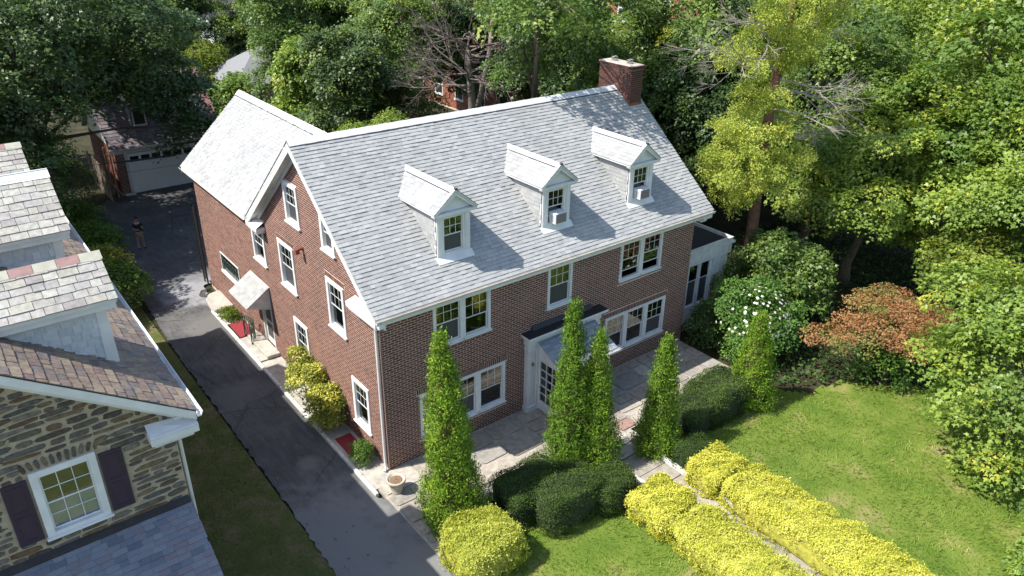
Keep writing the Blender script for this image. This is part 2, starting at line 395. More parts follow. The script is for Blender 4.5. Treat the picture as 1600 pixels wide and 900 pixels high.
# ------------------------------------------------------------------ ground, lawn, drive, patio
def ground_mat(name, stops, scale, bumps=(8, .4), extra=None):
    m, t, b, o = _new(name)
    n = _noise(t, scale, 6, .6, 'world'); r = _ramp(t, n.outputs[0], stops); c = r.outputs[0]
    n2 = _noise(t, 28, 4, .7, 'world'); r2 = _ramp(t, n2.outputs[0], [(.3, (.65, .65, .65)), (.7, (1.1, 1.1, 1.1))]); c = _mul(t, c, r2.outputs[0])
    if extra: c = extra(t, c)
    t.links.new(c, b.inputs['Base Color']); b.inputs['Roughness'].default_value = .95; b.inputs['Specular IOR Level'].default_value = .2
    _bump(t, b, _noise(t, bumps[0], 5, .7, 'world').outputs[0], bumps[1], .05); return m
def asphalt():
    m, t, b, o = _new('asphalt')
    n = _noise(t, .55, 6, .6, 'world'); c = _ramp(t, n.outputs[0], [(.3, (.085, .086, .09)), (.5, (.108, .108, .11)), (.62, (.135, .133, .13)), (.75, (.17, .166, .158))]).outputs[0]
    g = _noise(t, 34, 5, .75, 'world'); c = _mul(t, c, _ramp(t, g.outputs[0], [(.3, (.55,)*3), (.7, (1.3,)*3)]).outputs[0])
    g = _noise(t, 2.2, 6, .7, 'world', (3.0, .5, 1)); c = _mul(t, c, _ramp(t, g.outputs[0], [(.35, (.78,)*3), (.65, (1.12,)*3)]).outputs[0])
    # long wandering cracks and two pale worn places
    w = _noise(t, 1.3, 4, .6, 'world'); ge = t.nodes.new('ShaderNodeNewGeometry')
    mx = t.nodes.new('ShaderNodeMix'); mx.data_type = 'VECTOR'; mx.inputs[0].default_value = .22
    t.links.new(ge.outputs['Position'], mx.inputs[4]); t.links.new(w.outputs['Color'], mx.inputs[5])
    vo = t.nodes.new('ShaderNodeTexVoronoi'); vo.feature = 'DISTANCE_TO_EDGE'; vo.inputs['Scale'].default_value = .3; t.links.new(mx.outputs[1], vo.inputs['Vector'])
    cr = _ramp(t, vo.outputs[0], [(0, (.6, .6, .61)), (.004, (.75, .75, .76)), (.009, (1, 1, 1))]); c = _mul(t, c, cr.outputs[0])
    def patch(c, x, y, r, col):
        d = t.nodes.new('ShaderNodeVectorMath'); d.operation = 'DISTANCE'; d.inputs[1].default_value = (x, y, -.06); t.links.new(ge.outputs['Position'], d.inputs[0])
        nn = _noise(t, 1.6, 5, .65, 'world'); a = t.nodes.new('ShaderNodeMath'); a.operation = 'MULTIPLY_ADD'; a.inputs[1].default_value = 2.0*r; t.links.new(nn.outputs[0], a.inputs[0]); t.links.new(d.outputs['Value'], a.inputs[2])
        f = _ramp(t, a.outputs[0], [(0, (1, 1, 1)), (.5, (1, 1, 1)), (.75, (0, 0, 0))])
        sc = t.nodes.new('ShaderNodeMath'); sc.operation = 'DIVIDE'; sc.inputs[1].default_value = 3.2*r; t.links.new(a.outputs[0], sc.inputs[0]); t.links.new(sc.outputs[0], f.inputs[0])
        return _mix(t, f.outputs[0], c, col)
    c = patch(c, -.7, 17.2, 1.5, (.27, .27, .28)); c = patch(c, -2.0, 2.0, .35, (.16, .155, .145)); c = patch(c, -2.7, -1.6, 2.2, (.20, .198, .195)); c = patch(c, -1.6, -4.8, 2.2, (.19, .19, .19)); c = patch(c, -2.4, 7.5, .8, (.13, .13, .13)); c = patch(c, -1.6, 13.6, 1.0, (.15, .145, .14))
    t.links.new(c, b.inputs['Base Color']); b.inputs['Roughness'].default_value = .9; b.inputs['Specular IOR Level'].default_value = .25
    _bump(t, b, _noise(t, 70, 3, .7, 'world').outputs[0], .5, .01); return m
LAWN_S = [(.25, (.085, .145, .018)), (.42, (.12, .19, .025)), (.56, (.17, .225, .038)), (.66, (.27, .26, .085)), (.76, (.34, .28, .14))]
M_LAWN = ground_mat('lawn_turf', LAWN_S, .7, (14, .8))
M_STRIP = ground_mat('strip_turf', [(.3, (.09, .115, .03)), (.5, (.13, .145, .045)), (.66, (.21, .17, .09))], 1.2, (14, .8))
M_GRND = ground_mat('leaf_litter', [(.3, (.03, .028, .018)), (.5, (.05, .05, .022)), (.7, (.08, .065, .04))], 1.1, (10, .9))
M_FAR = ground_mat('rear_lawn', [(.3, (.10, .17, .02)), (.7, (.18, .26, .04))], .6, (10, .6))
def sheet(name, pts, z, mat, kind='structure', sub=None, parent=None):
    mb = MB(); mb.poly([(x, y, z) for x, y in pts]); o = mb.build(name, mat, parent)
    if parent is None: o['kind'] = kind
    return o
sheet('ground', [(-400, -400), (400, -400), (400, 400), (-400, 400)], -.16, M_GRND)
def edge(pts, amp, step=.5, seed=3):
    rr = random.Random(seed); out = []
    for (x0, y0), (x1, y1) in zip(pts, pts[1:]+pts[:1]):
        L = math.hypot(x1-x0, y1-y0); n = max(1, int(L/step))
        for i in range(n): out.append((x0+(x1-x0)*i/n+rr.uniform(-amp, amp), y0+(y1-y0)*i/n+rr.uniform(-amp, amp)))
    return out
def wavy(name, x0, x1, y0, y1, z, mat, amp, step, inside):
    nx = int((x1-x0)/step)+1; ny = int((y1-y0)/step)+1; vs = []; fs = []
    for j in range(ny):
        for i in range(nx):
            x = x0+i*step; y = y0+j*step
            vs.append((x, y, z+amp*(math.sin(x*1.1+y*.4)+math.sin(y*.9-x*.3+1)+.5*math.sin(x*2.7+2)*math.sin(y*3.1))))
    for j in range(ny-1):
        for i in range(nx-1):
            if inside(x0+(i+.5)*step, y0+(j+.5)*step): fs.append((j*nx+i, j*nx+i+1, (j+1)*nx+i+1, (j+1)*nx+i))
    mb = MB(); mb.add(vs, fs); o = mb.build(name, mat, None, smooth=True); o['kind'] = 'structure'; return o
lawn = wavy('front_lawn', .2, 19.5, -22, -3.6, -.115, M_LAWN, .010, .2, lambda x, y: not (x < 13.2 and y > -4.2) and not (x > 14.5 and y > -7.8+(19.5-x)*.6+.35*math.sin(x*2.3)+.2*math.sin(x*5.1+y*3)))
wavy('side_grass_strip', -6.6, -3.2, -14, 24, -.115, M_STRIP, .008, .4, lambda x, y: True)
sheet('rear_garden_lawn', edge([(24, 48), (60, 48), (60, 80), (24, 80)], .4), -.13, M_FAR)
sheet('side_garden_ground', edge([(5, 44), (16, 44), (20, 62), (6, 62)], .4), -.12, M_FAR)
M_ASPH = asphalt()
drv = [(-3.5, -16), (-3.45, -4), (-3.35, 2), (-3.35, 12), (-3.1, 18), (-3.0, 26), (-2.2, 32), (-.6, 33.6), (9, 33.6), (9, 17.6), (-.35, 17.6), (-.6, 15.2), (-.95, 14), (-.95, -.9), (.0, -2.2), (-.6, -5), (-.9, -16)]
sheet('driveway', edge(drv, .05, .16), -.06, M_ASPH)
# white kerb along the house bed
mb = MB()
for y in np.arange(-.8, 14.6, 1.1): mb.box(-.98, -.86, y, y+1.09, -.12, .04+.012*math.sin(y*3))
tag(mb.build('kerb', CURB, None, bevel=.01), kind='structure')
mb = MB(); mb.box(-.86, -.002, -.55, 9.0, -.12, -.02); mb.box(-.86, -.002, 12.95, 14.2, -.12, -.02); tag(mb.build('house_bed', CONC), kind='structure')
mb = MB(); mb.box(-.86, -.002, 9.05, 11.35, -.1, .02); mb.box(-.55, -.002, 9.0, 11.2, .02, .16); tag(mb.build('side_step', CONC, None, bevel=.012), kind='structure')
mb = MB(); mb.prism([(-.95, 14.5, -.06), (-.86, 15.6, -.06), (-.55, 16.1, -.06), (-.01, 16.2, -.06), (-.01, 14.3, -.06), (-.9, 14.25, -.06)], (0, 0, .22)); tag(mb.build('rear_step', CONC, None, bevel=.02), kind='structure')

# patio of flagstones, each a stone of its own
pat = MB(); pat.box(-.75, 14.4, -3.25, -.004, -.3, -.035); pat.box(-.75, 1.2, -4.6, -3.25, -.3, -.035)
patio = tag(pat.build('patio', plain('patio_mortar', (.36, .33, .28), .95, .2, 6, .5, 40)), kind='structure')
def split(r, out, rr, mx):
    x0, x1, y0, y1 = r; w, h = x1-x0, y1-y0
    if max(w, h) < mx*rr.uniform(.7, 1.25) or max(w, h) < .45: out.append(r); return
    k = rr.uniform(.36, .64)
    if w > h: m = x0+w*k; split((x0, m, y0, y1), out, rr, mx); split((m, x1, y0, y1), out, rr, mx)
    else: m = y0+h*k; split((x0, x1, y0, m), out, rr, mx); split((x0, x1, m, y1), out, rr, mx)
cells = []; rr = random.Random(4)
split((-.72, 14.38, -3.22, -.02), cells, rr, 1.25); split((-.72, 1.18, -4.57, -3.25), cells, rr, .6)
for i, (x0, x1, y0, y1) in enumerate(cells):
    g = .016; j = lambda: rr.uniform(-.03, .03)
    p = [(x0+g+abs(j()), y0+g+abs(j())), (x1-g-abs(j()), y0+g+abs(j())), (x1-g-abs(j()), y1-g-abs(j())), (x0+g+abs(j()), y1-g-abs(j()))]
    c = [(p[k][0]*.9+p[(k+1) % 4][0]*.1, p[k][1]*.9+p[(k+1) % 4][1]*.1) if s == 0 else (p[k][0]*.1+p[(k+1) % 4][0]*.9, p[k][1]*.1+p[(k+1) % 4][1]*.9) for k in range(4) for s in (0, 1)]
    red = rr.random() < .10 and (x1-x0)*(y1-y0) < .55
    m = MB(); m.prism([(x, y, -.05) for x, y in c], (0, 0, .05+rr.uniform(-.006, .006))); m.build('flagstone', FLAG_R if red else FLAG, patio)
# entrance path between the golden hedges, stepping slabs
pth = MB(); pth.box(6.35, 7.75, -22, -4.5, -.3, -.10)
path = tag(pth.build('garden_path', plain('path_bed', (.24, .215, .18), .95, .2, 6, .5, 40)), kind='structure')
y = -4.3
while y > -18:
    L = rr.uniform(.7, 1.05); m = MB(); a = [rr.uniform(-.03, .03) for _ in range(8)]
    m.prism([(6.42+a[0], y-L+.03+a[1], -.11), (7.68+a[2], y-L+.03+a[3], -.11), (7.68+a[4], y-.02, -.11), (6.42+a[5], y-.02, -.11)], (0, 0, .05)); m.build('path_slab', FLAG, path); y -= L
mb = MB(); mb.box(6.5, 8.1, -3.75, -3.26, -.25, -.01); mb.box(6.5, 8.1, -4.25, -3.76, -.25, -.06); tag(mb.build('patio_steps', CONC, None, bevel=.015), kind='structure')
mb = MB(); mb.box(6.22, 6.36, -14, -5.0, -.2, .06); mb.box(7.74, 7.88, -14, -5.0, -.2, .06); tag(mb.build('path_edging', CURB, None, bevel=.02), kind='structure')

# ------------------------------------------------------------------ the brick house
K = 4.15/5.1                                  # roof pitch
HW, HD = 14.53, 9.35
house = thing('brick_house', 'large red brick colonial house with pale grey shingle roof and three dormers', 'house', (HW/2, HD/2, 0))
MF = frame((0, 0, 0), (1, 0, 0), (0, 0, 1), (0, -1, 0))
YW = 17.38
ML = frame((0, YW, 0), (0, -1, 0), (0, 0, 1), (-1, 0, 0))
uy = lambda y: YW-y
front_w = [  # x0, x1, z0, z1, units, options per unit
    (1.90, 4.18, 4.02, 5.70, 2, [dict(low_mat=SCREEN), dict(split=.42)]),
    (1.27, 4.83, .80, 2.48, 3, [dict(blind=.55), dict(blind=.5, low_mat=SCREEN), dict(blind=.5, curtain=.55)]),
    (6.70, 7.86, 3.95, 5.66, 1, [dict(low_mat=SCREEN)]),
    (10.33, 12.65, 4.0, 5.72, 2, [dict(opened=.35), dict(opened=.4)]),
    (9.75, 13.22, .88, 2.52, 3, [dict(blind=.5), dict(), dict(low_mat=SCREEN)])]
side_w = [  # y0, y1, z0, z1, options
    (5.22, 6.38, 6.92, 8.42, dict(low_mat=SCREEN)), (2.62, 3.56, 6.84, 8.18, dict(low_mat=SCREEN)),
    (9.0, 10.28, 4.08, 5.62, dict(low_mat=GLASSB)), (6.2, 7.55, 4.0, 5.84, dict(low_mat=SCREEN)),
    (2.3, 3.55, 4.0, 5.82, dict(curtain=.5)), (5.7, 6.9, .95, 2.82, dict(curtain=.6)), (1.08, 2.24, .80, 2.58, dict(curtain=.45))]
holesF = [w[:4] for w in front_w] + [(6.26, 8.64, 0, 2.6)]
LOW = (12.72, 15.02, 1.72, 2.62); DOOR = (9.32, 10.42, .16, 2.25)
holesL = [(uy(w[1]), uy(w[0]), w[2], w[3]) for w in side_w] + [(uy(d[1]), uy(d[0]), d[2], d[3]) for d in (LOW, DOOR)]
solF = [(w[0]-.1, w[1]+.1, w[3]+.0, w[3]+.22) for w in front_w if w[3] < 4] + [(w[0]-.06, w[1]+.06, w[2]-.17, w[2]-.055) for w in front_w]
solL = [(uy(w[1])-.08, uy(w[0])+.08, w[3], w[3]+.2) for w in side_w if 4 < w[3] < 5.9 and w[0] < 8]
b = MB(); bricks(b, MF, 0, HW, 0, 5.86, holesF, soldiers=solF); b.build('front_wall_bricks', BRICK, house, kind='stuff')
def gspan(v):
    if v <= 5.78: return (.0, YW)
    ym = (v+.20-6)/K-.43; return (uy(HD-max(0, ym)), uy(max(0, ym)))
b = MB(); bricks(b, ML, 0, YW, 0, 10.0, holesL, span=gspan, soldiers=solL); b.build('gable_wall_bricks', BRICK, house, kind='stuff')
w_ = MB(); wall_sheet(w_, MF, 0, HW, -.3, 5.9, holesF, -.003)
wall_sheet(w_, ML, 0, uy(HD), -.3, 5.85, [h for h in holesL if h[0] < uy(HD)], -.003)
wall_sheet(w_, ML, uy(HD), YW, -.3, 10.2, holesL, -.003, [(uy(HD), -.3), (YW, -.3), (YW, 5.85), (uy(HD/2), 5.85+K*HD/2), (uy(HD), 5.85)])
w_.build('wall', MORTAR, house)
w_ = MB()
w_.poly([(HW, 0, -.3), (HW, HD, -.3), (HW, HD, 5.9), (HW, HD/2, 9.9), (HW, 0, 5.9)]); w_.poly([(5.6, HD, -.3), (HW, HD, -.3), (HW, HD, 5.9), (5.6, HD, 5.9)])
w_.poly([(5.6, HD, -.3), (5.6, YW, -.3), (5.6, YW, 5.9), (5.6, HD, 5.9)]); w_.poly([(0.02, YW, -.3), (5.6, YW, -.3), (5.6, YW, 5.9), (2.8, YW, 8.8), (0.02, YW, 5.9)])
w_.build('rear_wall', plain('brick_far', (.16, .06, .045), .9, .3, 14, .4, 40), house)
f_ = MB(); f_.box(.4, HW-.4, .4, HD-.4, 3.0, 3.2); f_.box(.4, HW-.4, .4, HD-.4, .0, .1); f_.box(.4, HW-.4, .4, HD-.4, 6.0, 6.2); f_.box(.5, HW-.5, 3.4, 3.5, .1, 6.0); f_.box(3.0, 3.1, 3.5, 17, .1, 6.0); f_.build('floor_slab', ROOM_DARK, house)

for x0, x1, z0, z1, n, opts in front_w:
    wu = (x1-x0)/n
    for i in range(n):
        window(house, MF @ Matrix.Translation((x0+i*wu, z0, 0)), wu, z1-z0, **opts[i])
for y0, y1, z0, z1, o in side_w:
    window(house, ML @ Matrix.Translation((uy(y1), z0, 0)), y1-y0, z1-z0, cas=.15, proud=.04, **o)
# long low window with a patterned iron guard
Mw = ML @ Matrix.Translation((uy(LOW[1]), LOW[2], 0)); lw, lh = LOW[1]-LOW[0], LOW[3]-LOW[2]
m = MB(Mw); m.box(0, .06, 0, lh, -.08, .03); m.box(lw-.06, lw, 0, lh, -.08, .03); m.box(.06, lw-.06, lh-.06, lh, -.08, .03); m.box(-.04, lw+.04, -.12, .0, -.08, .08)
lwf = m.build('window', WHITE, house)
for i in range(5): pane(lwf, Mw, .06+(lw-.12)*i/5+.012, .06+(lw-.12)*(i+1)/5-.012, .01, lh-.06, -.05, GLASS)
m = MB(Mw)
for i in range(16): m.box(.1+i*.14, .113+i*.14, .02, lh-.07, -.01, .005)
for i in range(7):
    c = .22+i*.31; m.tube([Mw.inverted() @ (Mw @ Vector((c+.12*math.cos(a*.7), lh*.5+.2*math.sin(a*.7), .012))) for a in range(10)], .012, 5)
m.build('window_guard', GREENM, lwf)
# side door and its hood
Md = ML @ Matrix.Translation((uy(DOOR[1]), DOOR[2], 0)); dw, dh = DOOR[1]-DOOR[0], DOOR[3]-DOOR[2]
m = MB(Md); m.box(0, .08, 0, dh, -.1, .02); m.box(dw-.08, dw, 0, dh, -.1, .02); m.box(.08, dw-.08, dh-.08, dh, -.1, .02)
m.box(.08, dw-.08, 0, .25, -.09, -.05); m.box(.08, .2, .25, dh-.08, -.09, -.05); m.box(dw-.2, dw-.08, .25, dh-.08, -.09, -.05); m.box(.2, dw-.2, 1.0, 1.1, -.09, -.05)
dr = m.build('door', WHITE2, house); pane(dr, Md, .2, dw-.2, .25, 1.0, -.075, SCREEN); pane(dr, Md, .2, dw-.2, 1.1, dh-.08, -.075, SCREEN)
m = MB(); m.tube([(-.03, 9.45, 1.15), (-.09, 9.45, 1.15), (-.09, 9.55, 1.15)], .015, 6); m.build('handle', TIN, dr)
hz0, hz1, hx = 3.10, 2.42, -1.0
m = MB()
m.prism([(0, 9.2, hz0), (hx, 9.2, hz1), (hx, 9.2, hz1-.05), (0, 9.2, hz0-.05)], (0, 1.98, 0))
m.prism([(-.01, 9.24, hz0-.06), (hx+.05, 9.24, hz1-.03), (-.01, 9.24, 2.08)], (0, .03, 0)); m.prism([(-.01, 11.12, hz0-.06), (hx+.05, 11.12, hz1-.03), (-.01, 11.12, 2.08)], (0, .03, 0))
hood = m.build('door_hood', WHITE2, house)
sl_ = math.hypot(hx, hz0-hz1); MH = frame((hx-.02, 11.2, hz1+.005), (0, -1, 0), (-hx/sl_, 0, (hz0-hz1)/sl_), (-(hz0-hz1)/sl_, 0, -hx/sl_))
lay(tabs(2.02, sl_, .15, .2, .34, None, 5), MH, hood, 'shingle', SHINGLE_O, th=.018)

# main roof
rf = MB()
def slab(pts, th, mi=0): rf.prism(pts, (0, 0, -th), mi)
x0r, x1r = -.35, 15.06
slab([(x0r, -.43, 5.995), (x1r, -.43, 5.995), (x1r, 4.67, 10.145), (x0r, 4.67, 10.145)], .11)
slab([(x0r, 4.671, 10.145), (x1r, 4.671, 10.145), (x1r, 9.77, 5.995), (x0r, 9.77, 5.995)], .11)
KW = 3.02/3.15
slab([(-.35, 17.65, 5.995), (-.35, 9.8, 5.995), (2.8, 6.0, 9.015), (2.8, 17.65, 9.015)], .11); slab([(2.801, 17.65, 9.015), (2.801, 6.0, 9.015), (5.95, 9.8, 5.995), (5.95, 17.65, 5.995)], .11)
roof = rf.build('roof', WHITE2, house)
SLOPE = math.hypot(5.1, 4.15); cs, sn = 5.1/SLOPE, 4.15/SLOPE
MR = frame((x0r-.02, -.45, 5.998), (1, 0, 0), (0, cs, sn), (0, -sn, cs))
DX = (3.14, 7.45, 11.67)
def keep(u, s):
    x = u+x0r; y = -.43+s*cs; z = 6+s*sn
    for d in DX:
        if abs(x-d) < .55 and .75 < y < 2.3: return False
    if 14.25 < x < 14.82 and y > 4.0: return False
    return True
kd = lambda t: (Vector((t[0]+x0r, -.43+t[2]*cs, 6+t[2]*sn))-CP).length
lay(tabs(x1r-x0r+.04, SLOPE, .142, .15, .29, keep, 2), MR, roof, 'shingle', SHINGLE_O, SHINGLE_F, th=.03, n_single=300, key=kd)
MRb = frame((x1r+.02, 9.79, 5.998), (-1, 0, 0), (0, -cs, sn), (0, sn, cs))
lay(tabs(x1r-x0r+.04, SLOPE, .152, .3, .6, lambda u, s: True, 3), MRb, roof, 'rear_shingle', SHINGLE_O, SHINGLE_F, th=.03, n_single=0)
LWg = math.hypot(3.15, 3.02); cw, sw = 3.15/LWg, 3.02/LWg
MW = frame((-.37, 17.67, 5.998), (0, -1, 0), (cw, 0, sw), (-sw, 0, cw))
def keepw(u, s):
    y = 17.67-u; z = 6+s*sw; return y > 9.8 or z > 10.15-K*(y-4.67)-.05
kw = lambda t: (Vector((-.35+t[2]*cw, 17.65-t[0], 6+t[2]*sw))-CP).length
lay(tabs(11.6, LWg, .142, .15, .29, keepw, 6), MW, roof, 'wing_shingle', SHINGLE_O, SHINGLE_F, th=.03, n_single=300, key=kw)
MW2 = frame((5.97, 6.1, 5.998), (0, 1, 0), (-cw, 0, sw), (sw, 0, cw))
lay(tabs(11.57, LWg, .152, .3, .6, lambda u, s: (6.1+u) > 9.8 or 6+s*sw > 10.15-K*(6.1+u-4.67)-.05, 7), MW2, roof, 'wing_rear_shingle', SHINGLE_O, SHINGLE_F, th=.03, n_single=0)
# ridge caps with a dark strip at the vent gap
def ridge(P, Q, side, a, h, name='ridge_cap', n=None):
    P, Q, side = Vector(P), Vector(Q), Vector(side); L = (Q-P).length; k = n or int(L/.3); m = MB(); g = MB()
    for i in range(k):
        p, q = P.lerp(Q, i/k), P.lerp(Q, (i+1)/k); up = Vector((0, 0, .05+.006*(i % 2))); dn = Vector((0, 0, -h))
        m.add([p+up, q+up, q+side*a+dn+up, p+side*a+dn+up, p-side*a+dn+up, q-side*a+dn+up], [(0, 1, 2, 3), (0, 4, 5, 1)])
        m.add([p+up*.4, q+up*.4, q+side*a+dn+up*.4, p+side*a+dn+up*.4, p+up, q+up, q+side*a+dn+up, p+side*a+dn+up], [(3, 2, 6, 7)])
    s2 = side*(a*.98); d2 = Vector((0, 0, -h*.98+.012))
    g.add([P+s2+d2, Q+s2+d2, Q+s2*1.12+d2+Vector((0, 0, -h*.12)), P+s2*1.12+d2+Vector((0, 0, -h*.12)), P+s2+d2+Vector((0, 0, .032)), Q+s2+d2+Vector((0, 0, .032)), Q+s2*1.12+d2+Vector((0, 0, -h*.12+.026)), P+s2*1.12+d2+Vector((0, 0, -h*.12+.026))], [(4, 5, 6, 7), (3, 2, 6, 7), (0, 3, 7, 4), (1, 2, 6, 5)])
    c = m.build(name, RIDGECAP, house); g.build('ridge_vent_gap', DARKLINE, c); return c
ridge((x0r, 4.67, 10.17), (14.1, 4.67, 10.17), (0, -1, 0), .2, .2*K)
ridge((2.8, 17.66, 9.04), (2.8, 6.1, 9.04), (-1, 0, 0), .2, .2*KW)
# eaves, rakes, cornice returns, gutters, downspout
e = MB()
e.box(0, HW, -.40, -.004, 5.74, 5.80); e.box(0, HW, -.06, -.002, 5.66, 5.74)
e.box(-.33, 15.04, -.44, -.40, 5.74, 5.90); e.build('eave', WHITE, house, bevel=.005)
def rake(xa, xb, A, B, drop, dz):
    m = MB(); m.prism([(xa, A[0], A[1]-dz), (xa, B[0], B[1]-dz), (xa, B[0], B[1]-dz-drop), (xa, A[0], A[1]-dz-drop)], (xb-xa, 0, 0)); return m
for A, B in (((4.67, 10.14), (-.43, 5.99)), ((4.671, 10.14), (9.77, 5.99))):
    rake(-.349, -.30, A, B, .20, .112).build('rake_board', WHITE, house)
    rake(-.30, -.06, A, B, .06, .20).build('rake_soffit', WHITE2, house)
    rake(-.06, -.003, A, B, .30, .14).build('rake_frieze', WHITE, house)
    rake(15.0, 15.05, A, B, .20, .112).build('rake_board', WHITE, house); rake(14.55, 15.0, A, B, .06, .2).build('rake_soffit', WHITE2, house)
for A, B in (((2.8, 9.01), (-.35, 5.99)), ((2.801, 9.01), (5.95, 5.99))):
    m = MB(); m.prism([(A[0], 17.63, A[1]-.112), (B[0], 17.63, B[1]-.112), (B[0], 17.63, B[1]-.3), (A[0], 17.63, A[1]-.3)], (0, .03, 0)); m.build('rake_board', WHITE, house)
for y0, y1 in ((-.43, 1.45), (8.72, 9.78)):
    m = MB(); m.box(-.36, -.004, y0, y1, 5.70, 5.84)
    if y0 < 0: m.prism([(-.36, y0, 5.842), (-.36, y1, 5.842), (-.005, y1, 5.95), (-.005, y0, 5.95)], (0, 0, .02))
    else: m.prism([(-.36, y0, 5.842), (-.36, y1, 5.842), (-.005, y1, 6.06), (-.005, y0, 6.06)], (0, 0, .02))
    m.box(-.30, -.004, y0+.05, y1-.05, 5.60, 5.70); m.build('cornice_return', WHITE, house, bevel=.008)
m = MB(); m.box(14.55, 15.02, -.42, .5, 5.66, 5.80); m.box(14.55, 14.9, -.3, .4, 5.52, 5.66); m.build('cornice_return', WHITE, house, bevel=.01)
def gutter(mb, P, Q, out):
    P, Q, o = Vector(P), Vector(Q), Vector(out); z = Vector((0, 0, 1))
    prof = [(0, 0), (0, -.11), (.08, -.11), (.125, -.02), (.125, .0), (.11, .0), (.105, -.02), (.075, -.095), (.015, -.095), (.015, 0)]
    a = [P+o*p+z*q for p, q in prof]; c = [Q+o*p+z*q for p, q in prof]; n = len(prof)
    mb.add(a+c, [(i, (i+1) % n, n+(i+1) % n, n+i) for i in range(n)] + [tuple(range(n)), tuple(reversed(range(n, 2*n)))])
GUT = plain('gutter_enamel', (.66, .62, .56), .5, .12, 3, .05)
m = MB(); gutter(m, (-.35, -.441, 5.985), (15.06, -.441, 5.985), (0, -1, 0)); m.build('gutter', GUT, house)
m = MB(); gutter(m, (-.351, 17.6, 5.985), (-.351, 9.85, 5.985), (-1, 0, 0)); m.build('gutter', GUT, house)
m = MB(); m.tube([(-.2, -.5, 5.88), (-.2, -.5, 5.76), (-.1, -.12, 5.6), (-.075, .13, 5.45), (-.075, .13, .25), (-.13, .05, .08), (-.2, -.02, .04)], [.05]*7, 8); m.box(-.3, -.1, -.58, -.44, 5.72, 5.88); m.build('downspout', WHITE, house)
m = MB(); m.tube([(-.03, -.015, 5.5), (-.012, -.02, 2.5), (-.012, -.02, .05)], .018, 6); m.build('conduit', plain('conduit_grey', (.3, .22, .19), .6), house)

